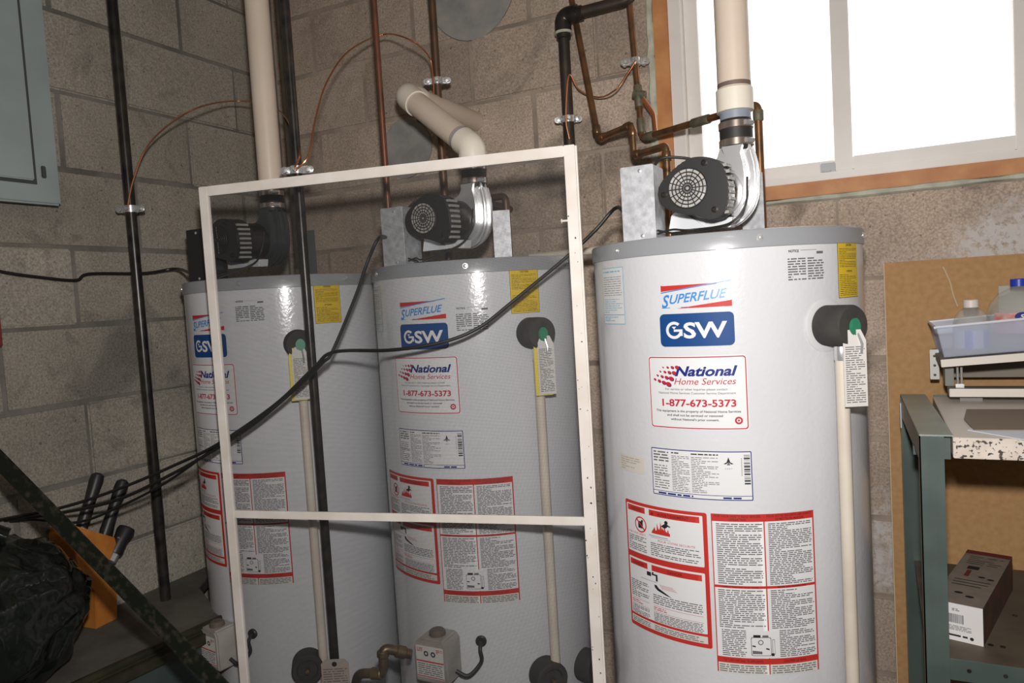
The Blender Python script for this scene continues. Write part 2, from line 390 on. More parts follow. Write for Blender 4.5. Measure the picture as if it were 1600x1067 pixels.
# ------------------------------------------------------------------ window
win = struct(link('window_1', None, None, (0, 0, 0)))
x0, x1, z0, z1 = WIN
def ring(m_, a0, a1, b0, b1, wl, wr, wb, wt, y0, y1, mi=0):
    m_.box((a0, y0, b0), (a0+wl, y1, b1), mi); m_.box((a1-wr, y0, b0), (a1, y1, b1), mi)
    m_.box((a0+wl, y0, b0), (a1-wr, y1, b0+wb), mi); m_.box((a0+wl, y0, b1-wt), (a1-wr, y1, b1), mi); return m_
def bent_strip(p0, p1, wv, th, n=26, up=(0, 0, 1)):
    m_ = MB(); p0 = Vector(p0); p1 = Vector(p1); up = Vector(up); nrm = Vector((0, -1, 0)); vv = []; ff = []
    for i in range(n+1):
        t = i/n; p = p0.lerp(p1, t)
        a = wv*(.5+random.uniform(-.22, .22)); c_ = wv*(.5+random.uniform(-.22, .22)); h = th*random.uniform(.5, 1.2)
        vv += [p-up*a, p-up*a*.5+nrm*h, p+up*c_*.5+nrm*h, p+up*c_]
    for i in range(n):
        for j in range(3): ff.append((i*4+j, i*4+j+1, i*4+j+5, i*4+j+4))
    ff.append((0, 1, 2, 3)); ff.append((n*4+3, n*4+2, n*4+1, n*4)); m_.add(vv, ff); return m_
ca = link('window_caulk', MB().mesh('window_caulk', CAULK), win)
m_ = bent_strip((x0-.02, -.0, z0+.006), (x1, 0, z0+.006), .016, .008)
m2 = bent_strip((x0-.001, -.0, z0), (x0-.001, 0, z1), .026, .007, up=(1, 0, 0))
m_.add(m2.v, m2.f); ca.data = m_.mesh('window_caulk', CAULK)
# timber buck: four boards
B0 = (x0+.010, x1-.004, z0+.012, z1-.004)
for nm, lo, hi in (('sill_board', (B0[0], -.006, B0[2]), (B0[1], .16, B0[2]+.036)), ('jamb_board', (B0[0], -.006, B0[2]+.036), (B0[0]+.040, .16, B0[3])),
                   ('jamb_board', (B0[1]-.040, -.006, B0[2]+.036), (B0[1], .16, B0[3])), ('head_board', (B0[0]+.04, -.006, B0[3]-.038), (B0[1]-.04, .16, B0[3]))):
    MB().box(lo, hi).build(nm, WOOD, win, bevel=.0015)
V0 = (B0[0]+.040, B0[1]-.040, B0[2]+.036, B0[3]-.038)
ring(MB(), *V0, .034, .034, .020, .03, .002, .075).build('window_frame', VINYL, win, bevel=.002)
S0 = (V0[0]+.034, V0[1]-.034, V0[2]+.020, V0[3]-.03); mid = 1.8245
def sash(nm, a0, a1, y0, y1, wl, wr):
    s_ = ring(MB(), a0, a1, S0[2], S0[3], wl, wr, .034, .034, y0, y1).build(nm, VINYL, win, bevel=.002)
    MB().box((a0+wl-.004, (y0+y1)/2-.003, S0[2]+.03), (a1-wr+.004, (y0+y1)/2+.003, S0[3]-.03)).build('pane', GLASS, s_)
sash('sash', mid-.019, S0[1], .010, .036, .040, .036)
sash('sash', S0[0], mid+.012, .040, .064, .036, .034)
latch = MB(); latch.box((mid-.055, .022, S0[2]-.004), (mid-.020, .036, S0[2]+.026)); latch.box((mid-.05, .012, S0[2]+.002), (mid-.03, .024, S0[2]+.012))
latch.build('sash_latch', mat('latch_plastic', (.45, .47, .50), .4), win, bevel=.002)

# ------------------------------------------------------------------ labels printed on a tank
R = .255
BOLD = {}
def text_mesh(s, bold=0.0, shear=0.0, space=1.0):
    key = (s, bold, shear, space)
    if key in BOLD: return BOLD[key]
    cu = bpy.data.curves.new('t', 'FONT'); cu.body = s; cu.size = 1; cu.offset = bold; cu.shear = shear; cu.space_character = space; cu.resolution_u = 3; cu.fill_mode = 'FRONT'
    o = bpy.data.objects.new('t', cu); me = bpy.data.meshes.new_from_object(o)
    v = [(p.co.x, p.co.y) for p in me.vertices]; f = [list(p.vertices) for p in me.polygons]
    bpy.data.objects.remove(o); bpy.data.meshes.remove(me); bpy.data.curves.remove(cu)
    xs = [p[0] for p in v]; ys = [p[1] for p in v]
    BOLD[key] = (v, f, (min(xs), max(xs), min(ys), max(ys))); return BOLD[key]
class Label:
    """print on paper; u to the right, v up, metres; wrapped round a cylinder of radius R when curved"""
    def __init__(s, curved=True): s.v = []; s.f = []; s.m = []; s.mats = []; s.curved = curved
    def mi(s, m_):
        if m_ not in s.mats: s.mats.append(m_)
        return s.mats.index(m_)
    def pt(s, u, v, k):
        d = .0005+.00022*k
        if s.curved: a = u/R; return ((R+d)*math.sin(a), -(R+d)*math.cos(a), v)
        return (u, -d, v)
    def poly(s, pts, m_, k=1):
        b0 = len(s.v); s.v += [s.pt(u, v, k) for u, v in pts]; s.f.append(list(range(b0, b0+len(pts)))); s.m.append(s.mi(m_))
    def rrect(s, u0, v0, u1, v1, r, m_, k=0):
        n = max(2, int((u1-u0)/.008)); us = {u0, u1}
        for i in range(n+1): us.add(u0+(u1-u0)*i/n)
        if r > 0:
            for i in range(6):
                a = PI/2*i/5; us.add(u0+r*(1-math.cos(a))); us.add(u1-r*(1-math.cos(a)))
        us = sorted(us); cols = []
        for u in us:
            e = min(u-u0, u1-u); d = 0 if (r <= 0 or e >= r) else r-math.sqrt(max(0, r*r-(r-e)**2))
            cols.append((u, v0+d, v1-d))
        b0 = len(s.v)
        for u, a, c_ in cols: s.v.append(s.pt(u, a, k)); s.v.append(s.pt(u, c_, k))
        for i in range(len(cols)-1): s.f.append([b0+2*i, b0+2*i+2, b0+2*i+3, b0+2*i+1]); s.m.append(s.mi(m_))
    def rect(s, u0, v0, u1, v1, m_, k=1): s.rrect(u0, v0, u1, v1, 0, m_, k)
    def disc(s, u, v, ru, m_, k=2, rv=None, n=16, tilt=0):
        rv = rv or ru; pts = []
        for i in range(n):
            a = 2*PI*i/n; x, y = ru*math.cos(a), rv*math.sin(a); pts.append((u+x*math.cos(tilt)-y*math.sin(tilt), v+x*math.sin(tilt)+y*math.cos(tilt)))
        s.poly(pts, m_, k)
    def ring(s, u, v, r0, r1, m_, k=2, n=24):
        for i in range(n):
            a, c_ = 2*PI*i/n, 2*PI*(i+1)/n
            s.poly([(u+r0*math.cos(a), v+r0*math.sin(a)), (u+r1*math.cos(a), v+r1*math.sin(a)), (u+r1*math.cos(c_), v+r1*math.sin(c_)), (u+r0*math.cos(c_), v+r0*math.sin(c_))], m_, k)
    def text(s, t, u, v, h, m_, k=2, width=None, align='C', bold=0.0, shear=0.0, slope=0.0, space=1.0):
        vv, ff, (xa, xb, ya, yb) = text_mesh(t, bold, shear, space)
        sy = h/(.729+2*bold); sx = sy if width is None else width/(xb-xa); wd = (xb-xa)*sx
        o = u-wd/2 if align == 'C' else (u if align == 'L' else u-wd)
        b0 = len(s.v)
        for x, y in vv:
            uu = o+(x-xa)*sx; s.v.append(s.pt(uu, v+(y+bold)*sy+slope*(uu-u), k))
        for f in ff: s.f.append([b0+i for i in f]); s.m.append(s.mi(m_))
        return wd
    def words(s, u0, v0, u1, v1, lines, m_, k=2, fill=.5, rnd=None, ragged=.25):
        rnd = rnd or random.Random(int(u0*9e4)+lines*7+int(v1*1e4)); p = (v1-v0)/lines
        for i in range(lines):
            y = v1-p*(i+.75); u = u0; end = u1-(u1-u0)*(rnd.random()*ragged if rnd.random() < .35 else rnd.random()*.03)
            if rnd.random() < .10: end = u0+(u1-u0)*rnd.uniform(.2, .6)
            while u < end-.001:
                wd = p*rnd.uniform(.8, 4.2); e = min(u+wd, end); s.poly([(u, y), (e, y), (e, y+p*fill), (u, y+p*fill)], m_, k); u = e+p*.55
    def mesh(s, name):
        me = bpy.data.meshes.new(name); me.from_pydata(s.v, [], s.f)
        for m_ in s.mats: me.materials.append(m_)
        me.polygons.foreach_set('material_index', s.m)
        me.polygons.foreach_set('use_smooth', [s.curved]*len(me.polygons)); return me
CACHE = {}
def cached(fn):
    def g(*a):
        k = (fn.__name__,)+a
        if k not in CACHE: CACHE[k] = fn(*a)
        return CACHE[k]
    return g

@cached
def lab_superflue():
    L = Label(); W_, H_ = .121, .040
    L.poly([(-W_/2, H_/2-.012), (-W_/2, H_/2-.001), (W_/2-.012, H_/2+.002), (-W_/2+.002, H_/2-.010)], REDI, 0)
    n = 12
    for i in range(n):          # upper red wedge thins to the right, lower one thins to the left
        a, c_ = i/n, (i+1)/n; u0, u1 = -W_/2+W_*.80*a, -W_/2+W_*.80*c_
        L.poly([(u0, .0085+.0085*a), (u1, .0085+.0085*c_), (u1, .0185), (u0, .0185)], REDI, 1)
        u0, u1 = -W_/2+.028+(W_-.028)*a, -W_/2+.028+(W_-.028)*c_
        L.poly([(u0, -.0215), (u1, -.0215), (u1, -.0215+.0105*c_), (u0, -.0215+.0105*a)], REDI, 1)
        u0, u1 = -W_/2+W_*a, -W_/2+W_*c_
        L.poly([(u0, .0055+.0155*a), (u1, .0055+.0155*c_), (u1, .0072+.0155*c_), (u0, .0072+.0155*a)], LBLU, 2)
    L.text('S', -W_/2+.001, -.0195, .0235, LBLU, 3, .0150, 'L', .018, .3)
    L.text('UPERFLUE', -W_/2+.016, -.0135, .0165, LBLU, 3, .098, 'L', .018, .32, .075)
    L.poly([(-W_/2+.001, -.0205), (-W_/2+.05, -.0205), (-W_/2+.05, -.0192), (-W_/2+.001, -.0192)], LBLU, 2)
    return L.mesh('superflue_logo')
@cached
def lab_badge():
    L = Label(); L.rrect(-.064, -.0285, .064, .0285, .0085, BLUI, 0)
    # G drawn as a ring with a notch and a small drop, then S W
    cu, r0, r1 = -.0375, .0100, .0150; n = 30
    for i in range(n):
        a = math.radians(48+(312*i/n)); c_ = math.radians(48+(312*(i+1)/n))
        L.poly([(cu+r0*math.cos(a), r0*math.sin(a)), (cu+r1*math.cos(a), r1*math.sin(a)), (cu+r1*math.cos(c_), r1*math.sin(c_)), (cu+r0*math.cos(c_), r0*math.sin(c_))], PAPER, 2)
    L.rect(cu-.0005, -.0026, cu+.0150, .0014, PAPER, 2); L.rect(cu+.0108, -.010, cu+.0150, .0005, PAPER, 2)
    L.poly([(cu-.0040, .0062), (cu+.0040, .0062), (cu, .0016)], PAPER, 2)
    L.text('SW', -.0205, -.0145, .029, PAPER, 2, .073, 'L', .028)
    return L.mesh('brand_badge')
@cached
def lab_service():
    L = Label(); w_, h_ = .0855, .0625
    L.rrect(-w_-.0015, -h_-.0015, w_+.0015, h_+.0015, .005, PAPER, 0); L.rrect(-w_, -h_, w_, h_, .005, REDL, 1); L.rrect(-w_+.0018, -h_+.0018, w_-.0018, h_-.0018, .004, PAPER, 2)
    for r in range(4):
        for c_ in range(4):
            sz = .0014+.00085*c_+.00035*r
            u = -.074+.0098*c_+.0058*(3-r)-.001*c_; v = .0445-.0072*r-.0009*c_*r
            L.disc(u+.0006, v-.0006, sz*1.15, NAVY, 3, sz*.85, 10, -.5); L.disc(u, v, sz, REDL, 4, sz*.75, 10, -.5)
    L.text('National', -.0345, .0290, .0185, NAVY, 3, .106, 'L', .032, .28)
    L.text('Home Services', -.0365, .0145, .0118, REDL, 3, .105, 'L', .002, .28)
    L.text('For service or other inquiries please contact', 0, .0045, .0040, GREYI, 3, .108, 'C', .010)
    L.text('National Home Services Customer Service Department', 0, -.0022, .0040, GREYI, 3, .134, 'C', .010)
    L.text('1-877-673-5373', .003, -.0240, .0135, REDL, 3, .128, 'C', .026)
    L.text('This equipment is the property of National Home Services', 0, -.0340, .0042, BLKI, 3, .148, 'C', .018)
    L.text('and shall not be serviced or removed', -.004, -.0412, .0042, BLKI, 3, .097, 'C', .018)
    L.text("without National's prior consent.", -.004, -.0484, .0042, BLKI, 3, .084, 'C', .018)
    L.ring(.070, -.0475, .0035, .0065, REDL, 3); L.disc(.070, -.0475, .0018, REDL, 3)
    return L.mesh('service_label')
@cached
def lab_rating():
    L = Label(); w_, h_ = .089, .0425
    L.rrect(-w_, -h_, w_, h_, .002, NAVY, 0); L.rrect(-w_+.0016, -h_+.0016, w_-.0016, h_-.0016, .001, PAPER, 1)
    L.rect(-w_, -h_+.0075, w_, -h_+.0085, NAVY, 2)
    L.words(-w_+.012, -h_+.0015, -.01, -h_+.0065, 1, NAVY, 3, .6); L.words(.04, -h_+.0015, .07, -h_+.0065, 1, NAVY, 3, .6)
    L.words(-w_+.005, .018, -w_+.036, h_-.004, 4, GREYI, 3, .5, None, .5); L.words(-w_+.005, -h_+.012, -w_+.036, .014, 10, GREYI, 3, .35, None, .6)
    L.rect(-w_+.003, -.004, -w_+.038, -.003, GREYI, 2)
    L.words(-w_+.041, h_-.008, -w_+.072, h_-.005, 1, BLKI, 3, .7); L.words(-w_+.077, h_-.008, .035, h_-.005, 1, BLKI, 3, .7)
    L.words(-w_+.041, -h_+.011, -w_+.074, h_-.010, 21, GREYI, 3, .36, None, .7); L.words(-w_+.077, -h_+.011, .035, h_-.010, 21, GREYI, 3, .36, None, .7)
    # flame mark
    L.poly([(.0425, .021), (.048, .024), (.051, .033), (.054, .024), (.0595, .021), (.0555, .0205), (.051, .024), (.0465, .0205)], BLKI, 3)
    L.poly([(.048, .019), (.051, .025), (.054, .019)], GREYI, 4); L.text('C E R T', .051, .0115, .0026, GREYI, 3, .012)
    rnd = random.Random(3); v = h_-.006
    while v > -.012:
        t = rnd.choice((.0006, .001, .0016, .0026)); L.rect(w_-.013, v-t, w_-.003, v, BLKI, 3); v -= t+rnd.choice((.0006, .001, .002))
    for i in range(12): L.rect(w_-.0175, h_-.013-i*.0026, w_-.016, h_-.0117-i*.0026, GREYI, 3)
    return L.mesh('rating_plate')
@cached
def lab_warn_left():
    L = Label(); w_, t_, bt = .0885, .121, -.121
    L.rrect(-w_, bt, w_, t_, .004, REDI, 0)
    uc = -.030                                    # english | french split
    L.rrect(-w_+.0045, .024, w_-.0075, t_-.006, .002, PAPER, 1)
    L.rrect(-w_+.0045, -.108+.012, w_-.0075, .013, .002, PAPER, 1)
    L.rect(-w_+.0045, -.1135, w_-.0075, -.1005, PAPERO, 1)
    for u0, u1, t in ((-w_+.008, uc-.004, 'WARNING'), (uc+.006, w_-.013, 'AVERTISSEMENT')):
        L.rect(u0, t_-.019, u1, t_-.008, REDI, 2); L.text(t, (u0+u1)/2, t_-.0165, .0058, DARKRED, 3, min(.07, (u1-u0)*.62), 'C', .02)
    for u0, u1, t in ((-w_+.008, uc-.004, 'DANGER'), (uc+.006, w_-.013, 'DANGER')):
        L.rect(u0, -.0015, u1, .0095, REDI, 2); L.text(t, (u0+u1)/2, .001, .0058, DARKRED, 3, .030, 'C', .02)
    L.poly([(uc+.010, t_-.0165), (uc+.0165, t_-.0165), (uc+.01325, t_-.0105)], DARKRED, 3)
    # no-petrol sign and flames
    L.ring(-.046, .080, .0125, .0150, REDI, 3); L.rect(-.0525, .073, -.0405, .086, BLKI, 2); L.rect(-.0445, .086, -.0395, .089, BLKI, 2)
    L.poly([(-.057, .0885), (-.055, .0905), (-.0345, .0715), (-.0365, .0695)], REDI, 4)
    fl = [(-.020, .071), (-.012, .083), (-.0085, .078), (-.0065, .091), (-.0015, .083), (.001, .095), (.006, .085), (.010, .089), (.012, .080), (.0165, .083), (.019, .0705)]
    for i in range(1, len(fl)-1): L.poly([fl[0], fl[i+1], fl[i]] if False else [(fl[i-1][0], .0705), (fl[i+1][0], .0705), fl[i]], REDI, 3)
    L.rect(-.018, .0700, .020, .0755, REDI, 3)
    L.disc(.013, .0945, .0035, BLKI, 4); L.poly([(.002, .0865), (.012, .0935), (.016, .0875), (.010, .083)], BLKI, 4); L.poly([(.013, .089), (.021, .0865), (.021, .0885), (.014, .092)], BLKI, 4)
    L.rect(-.026, .0650, .015, .0658, NAVY, 3); L.rect(-.022, .0620, .020, .0626, GREYI, 3)
    L.text('FOR YOUR SAFETY', -.057, .0600, .0036, REDL, 3, .046); L.text('POUR VOTRE SECURITE', .030, .0560, .0040, REDL, 3, .072)
    L.words(-w_+.008, .028, uc-.003, .0575, 8, GREYI, 3, .45); L.words(uc+.007, .028, w_-.013, .0535, 7, GREYI, 3, .45)
    # tap and scalded hand
    L.rect(-.036, -.0125, -.026, -.005, BLKI, 3); L.rect(-.0245, -.0095, -.012, -.0065, BLKI, 3); L.rect(-.0150, -.019, -.011, -.0065, BLKI, 3); L.rect(-.0235, -.007, -.0200, -.0035, BLKI, 3)
    L.rect(-.052, -.0215, -.012, -.0208, GREYI, 3)
    for i in range(5): L.rect(-.008+i*.0012, -.024-i*.0016, .020+i*.0022, -.0236-i*.0016, REDL, 3)
    L.poly([(-.019, -.026), (-.014, -.026), (-.009, -.031), (.018, -.0425), (.006, -.0405), (-.012, -.0355), (-.018, -.031)], BLKI, 4)
    L.words(-w_+.008, -.062, uc-.003, -.029, 9, GREYI, 3, .45, None, .6); L.words(uc+.007, -.062, w_-.013, -.043, 5, GREYI, 3, .45)
    L.rect(-w_+.008, -.0655, uc-.003, -.0650, REDL, 3); L.rect(uc+.007, -.0655, w_-.013, -.0650, REDL, 3)
    L.words(-w_+.008, -.074, -.05, -.067, 2, REDL, 3, .4); L.words(uc+.007, -.074, .006, -.067, 2, REDL, 3, .4)
    L.rect(-w_+.008, -.0765, uc-.003, -.0760, REDL, 3); L.rect(uc+.007, -.0765, w_-.013, -.0760, REDL, 3)
    L.words(-w_+.008, -.095, uc-.003, -.078, 6, GREYI, 3, .5); L.words(uc+.007, -.095, w_-.013, -.078, 6, GREYI, 3, .5)
    L.words(-w_+.008, -.112, uc-.003, -.102, 3, GREYI, 3, .45); L.words(uc+.007, -.112, w_-.013, -.102, 3, GREYI, 3, .45)
    return L.mesh('warning_label')
@cached
def lab_warn_right():
    L = Label(); w_, t_, bt = .0875, .1400, -.1400
    L.rect(-w_, bt, w_, t_, REDI, 0)
    L.rect(-w_+.0018, .0150, -.0014, t_-.0130, PAPER, 1); L.rect(.0006, .0150, w_-.0028, t_-.0130, PAPER, 1)
    L.rect(-w_+.0018, -.1120, -.0014, .0105, PAPER, 1); L.rect(.0006, -.1120, w_-.0028, .0105, PAPER, 1)
    L.rect(-w_+.0022, bt-.0006, -.0014, -.1225, PAPERO, 1); L.rect(.0006, bt-.0006, w_-.0028, -.1225, PAPERO, 1)
    L.text('FOR YOUR SAFETY READ BEFORE', -.044, t_-.0056, .0042, DARKRED, 3, .076, 'C', .02); L.text('OPERATING', -.044, t_-.0112, .0042, DARKRED, 3, .028, 'C', .02)
    L.text('POUR VOTRE SECURITE LIRE AVANT', .043, t_-.0056, .0042, DARKRED, 3, .078, 'C', .02); L.text('DE METTRE EN MARCHE', .043, t_-.0112, .0042, DARKRED, 3, .050, 'C', .02)
    L.text('OPERATING INSTRUCTIONS', -.044, .0113, .0032, DARKRED, 3, .06, 'C', .02); L.text('MISE EN MARCHE', .043, .0113, .0032, DARKRED, 3, .05, 'C', .02)
    L.text('TO TURN OFF GAS TO APPLIANCE', -.044, -.1190, .0042, DARKRED, 3, .066, 'C', .02); L.text('COUPER LE GAZ', .043, -.1190, .0042, DARKRED, 3, .04, 'C', .02)
    L.words(-w_+.008, .017, -.0035, t_-.0155, 29, GREYI, 3, .48, None, .6); L.words(.006, .017, w_-.005, t_-.0155, 33, GREYI, 3, .50, None, .5)
    L.words(-w_+.007, -.060, -.0035, .0085, 19, GREYI, 3, .48, None, .6); L.words(-w_+.010, -.110, -.0370, -.062, 14, GREYI, 3, .48, None, .2)
    L.words(.006, -.060, w_-.005, .0085, 21, GREYI, 3, .50, None, .5); L.words(.018, -.110, w_-.005, -.062, 15, GREYI, 3, .50, None, .3)
    L.words(-w_+.004, bt+.001, -.0035, -.1240, 4, GREYI, 3, .45); L.words(.004, bt+.001, w_-.004, -.1240, 4, GREYI, 3, .45)
    # small drawing of the gas control
    L.rrect(-.035, -.1110, .0150, -.063, .002, PAPER, 4); L.rrect(-.0300, -.1070, .0035, -.0740, .003, GREYI, 5); L.rrect(-.0290, -.1060, .0025, -.0750, .003, PAPER, 6)
    L.rrect(-.0260, -.0745, -.0140, -.0700, .001, BLKI, 6); L.rrect(-.0110, -.0745, -.0010, -.0705, .001, GREYI, 6)
    L.ring(-.014, -.0830, .003, .0045, GREYI, 7); L.poly([(-.028, -.0905), (0, -.0965), (0, -.0940), (-.028, -.0880)], BLKI, 7)
    L.poly([(-.028, -.1035), (-.012, -.1035), (-.012, -.0990), (-.028, -.0975)], GREYI, 7); L.rect(.0050, -.105, .0095, -.0780, GREYI, 5); L.rect(.0058, -.1042, .0088, -.0788, PAPER, 6)
    L.rrect(.0030, -.1070, .0080, -.1020, .001, BLKI, 7)
    return L.mesh('instruction_label')
@cached
def lab_yellow():
    L = Label(); L.rect(-.0355, -.0485, .0355, .0485, BLKI, 0); L.rect(-.0347, -.0477, .0347, .0477, YELLOW, 1)
    L.text('CAUTION', 0, .0405, .0042, BLKI, 2, .020, 'C', .03); L.words(-.031, .004, .031, .038, 12, BLKI, 2, .28, None, .2)
    L.text('ATTENTION', 0, -.0045, .0036, BLKI, 2, .020, 'C', .03); L.words(-.031, -.045, .031, -.007, 12, BLKI, 2, .28, None, .2); return L.mesh('caution_sticker')
@cached
def lab_notice():
    L = Label(); L.text('NOTICE', -.034, .0215, .0045, BLKI, 1, .019, 'L', .03, 0, -.02); L.rect(.020, .0175, .034, .0215, GREYI, 1)
    L.rect(-.012, .0240, .020, .0246, GREYI, 1)
    L.words(-.036, -.026, -.002, .0125, 9, GREYI, 1, .5, None, .1); L.words(.001, -.026, .035, .0125, 9, GREYI, 1, .5, None, .2); return L.mesh('notice_print')
@cached
def lab_energy():
    L = Label(); L.rect(-.038, -.053, .038, .053, CYANI, 0); L.rect(-.0368, -.0518, .0368, .0518, PAPER, 1)
    L.rect(-.0368, -.036, .0368, -.0345, CYANI, 2); L.words(-.033, -.048, .033, -.038, 3, CYANI, 2, .5)
    L.words(-.033, .043, .033, .048, 1, CYANI, 2, .5); L.words(-.033, .000, .033, .038, 9, GREYI, 2, .22, None, .7); L.words(-.033, -.032, .033, -.004, 7, CYANI, 2, .3, None, .4); return L.mesh('energy_label')
@cached
def lab_beige():
    L = Label(); L.rrect(-.037, -.0155, .037, .0155, .003, BEIGE, 0); L.words(-.030, -.013, .030, .013, 6, mat('faded_ink', (.42, .36, .32), .6), 1, .4, None, .5); return L.mesh('faded_sticker')

# ------------------------------------------------------------------ water heater
ZT = 1.390
def heater(pos, lab, badge, cap_phi, yel_phi, notice_phi, opts):
    X, Y = pos
    h = thing('water_heater', (X, Y, 0), lab, 'water heater', 'gas water heaters')
    if 'jacket' not in CACHE:
        prof = [(R-.012, .03), (R-.002, .032), (R, .04), (R, ZT-.028)]
        CACHE['jacket'] = MB().lathe(prof, 128).mesh('jacket', WHITE, smooth=35)
        pr = [(R, ZT-.030), (R+.003, ZT-.029), (R+.003, ZT-.003), (R+.001, ZT), (R-.004, ZT+.001), (R-.006, ZT-.004), (R-.02, ZT-.006), (0, ZT-.006)]
        CACHE['rim'] = MB().lathe(pr, 128).mesh('top_rim', RIM, smooth=35)
        CACHE['screw'] = MB().lathe([(.0001, .0035), (.003, .003), (.0048, .0), (.0001, 0)][::-1], 10).lathe([(.0062, -.0005), (.0062, .0008), (.0001, .001)], 12).mesh('screw', STEEL)
        CACHE['foot'] = MB().lathe([(.022, 0), (.025, .03), (.018, .035)], 14).mesh('foot', BLKPL)
    link('jacket', CACHE['jacket'], h); rim = link('top_rim', CACHE['rim'], h)
    for i in range(6):
        a = math.radians(badge-35+60*i)
        s_ = link('screw', CACHE['screw'], rim); s_.matrix_local = frame(((R+.003)*math.cos(a), (R+.003)*math.sin(a), ZT-.014), (math.cos(a), math.sin(a), 0))
    for i in range(3):
        a = 2*PI*i/3; link('foot', CACHE['foot'], h, (.19*math.cos(a), .19*math.sin(a), 0))
    def put(name, me, phi, z): return link(name, me, h, (0, 0, z), (0, 0, math.radians(phi+90)))
    put('superflue_logo', lab_superflue(), badge+.3, 1.287); put('brand_badge', lab_badge(), badge, 1.228)
    put('service_label', lab_service(), badge-1.2, 1.119); put('rating_plate', lab_rating(), badge-1.4, .976)
    put('warning_label', lab_warn_left(), badge-18.9, .789); put('instruction_label', lab_warn_right(), badge+22.2, .770)
    put('caution_sticker', lab_yellow(), yel_phi, 1.315); put('notice_print', lab_notice(), notice_phi, opts.get('nz', 1.327))
    if opts.get('energy'): put('energy_label', lab_energy(), badge-40.8, 1.293)
    if opts.get('beige'): put('faded_sticker', lab_beige(), badge-33.6, .980)
    # ---- relief valve under a foam sleeve, green lever, tag and drain tube
    a = math.radians(cap_phi); d = Vector((math.cos(a), math.sin(a), 0)); zc = 1.222; s = Vector((-math.sin(a), math.cos(a), 0))
    base = d*R
    if 'sleeve' not in CACHE:
        CACHE['sleeve'] = MB().lathe([(.001, -.004), (.032, -.004), (.0345, .002), (.0345, .052), (.032, .056), (.001, .056)], 36).mesh('foam_sleeve', FOAM)
        CACHE['ferrule'] = MB().lathe([(.0112, -.022), (.0118, -.021), (.0118, .0), (.0112, .002)], 20).mesh('ferrule', STEEL)
        CACHE['ringm'] = MB().lathe([(.046, 0), (.044, .0012), (.030, .0016), (.001, .0016)], 40).mesh('sealant_ring', mat('sealant', (.62, .625, .64), .4))
    sl = link('foam_sleeve', CACHE['sleeve'], h); sl.matrix_local = frame(base+Vector((0, 0, zc)), d)
    e = base+d*.056
    lev = MB(); lev.prism([(.012*math.cos(t)*.95, .015*math.sin(t)-.008) for t in [2*PI*i/16 for i in range(16)]], 0, .006, frame(e+Vector((0, 0, zc+.006)), d))
    lv = lev.build('test_lever', GREEN, h, bevel=.0015)
    MB().tube([e+d*.006+s*.002+Vector((0, 0, zc-.012)), e+d*.012+s*.004+Vector((0, 0, zc-.030)), e+d*.010+s*.004+Vector((0, 0, zc-.045))], .0022, 8).build('lever_wire', STEEL, lv)
    tw, tl = .0185, .126
    tp = [(-tw, -tl), (tw, -tl), (tw, -.018), (tw*.55, 0), (-tw*.55, 0), (-tw, -.018)]
    tm = MB(); fr = frame(e+d*.004+s*opts.get('tag', .0)+Vector((0, 0, zc-.006)), (d+s*opts.get('turn', -.35)).normalized())
    tm.prism(tp, 0, .0008, fr); tg = tm.build('valve_tag', PAPERO, h)
    L = Label(False); L.words(-tw+.003, -tl+.006, tw-.003, -.026, 26, GREYI, 1, .38, random.Random(5), .3)
    pl = link('tag_print', CACHE.setdefault('tagprint', L.mesh('tag_print')), tg); pl.matrix_local = fr @ Matrix.Translation((0, 0, .0010)) @ Matrix(((1, 0, 0, 0), (0, 0, 1, 0), (0, -1, 0, 0), (0, 0, 0, 1)))
    if opts.get('ytag'):
        MB().prism([(x, y-.002) for x, y in tp], 0, .0006, fr @ Matrix.Translation((-.007, 0, -.003))).build('yellow_tag', YTAG, h)
    q = base+d*.030+Vector((0, 0, zc-.036))
    link('ferrule', CACHE['ferrule'], h, q)
    MB().tube([q+Vector((0, 0, -.018)), Vector((q.x, q.y, .10))], .0108, 18).build('drain_tube', CPVC, h)
    if opts.get('ring'):
        rg = link('sealant_ring', CACHE['ringm'], h); rg.matrix_local = frame(base*.9985+Vector((0, 0, zc)), d)
    # ---- lower fittings
    g_ = math.radians(badge+opts.get('gv', 1)); gd = Vector((math.cos(g_), math.sin(g_), 0)); gs = Vector((-math.sin(g_), math.cos(g_), 0))
    if 'gv' not in CACHE:
        m_ = MB(); m_.prism([(-.042, -.10), (.042, -.10), (.042, -.012), (.034, 0), (-.026, 0), (-.042, -.014)], 0, .062)
        CACHE['gv'] = m_.mesh('gas_valve', mat('gas_control_grey', (.36, .34, .31), .5, col2=(.27, .25, .23), scale=14), bevel=.004)
        CACHE['gvk'] = MB().lathe([(.019, 0), (.018, .012), (.014, .016), (.0001, .016)], 24).mesh('gas_knob', mat('brown_knob', (.12, .09, .075), .5), bevel=0)
        L = Label(False); L.rect(-.036, -.088, .034, -.016, PAPERO, 0); L.rect(-.036, -.052, .034, -.049, REDI, 2); L.rect(-.036, -.086, .034, -.084, REDI, 2)
        L.words(-.033, -.082, .031, -.054, 6, GREYI, 2, .4); L.ring(-.010, -.033, .003, .006, BLKI, 2); L.ring(.008, -.033, .003, .006, BLKI, 2); L.words(-.034, -.03, -.018, -.02, 3, REDI, 2); L.words(.016, -.03, .032, -.02, 3, REDI, 2)
        CACHE['gvl'] = L.mesh('gas_valve_print')
        CACHE['fc'] = MB().lathe([(.001, -.003), (.035, -.003), (.038, .002), (.038, .044), (.035, .048), (.026, .048), (.023, .041), (.001, .041)], 36).mesh('drain_sleeve', FOAM)
        CACHE['dv'] = MB().lathe([(.001, .044), (.006, .044), (.0055, .056), (.001, .057)], 12).mesh('drain_valve', BRASS)
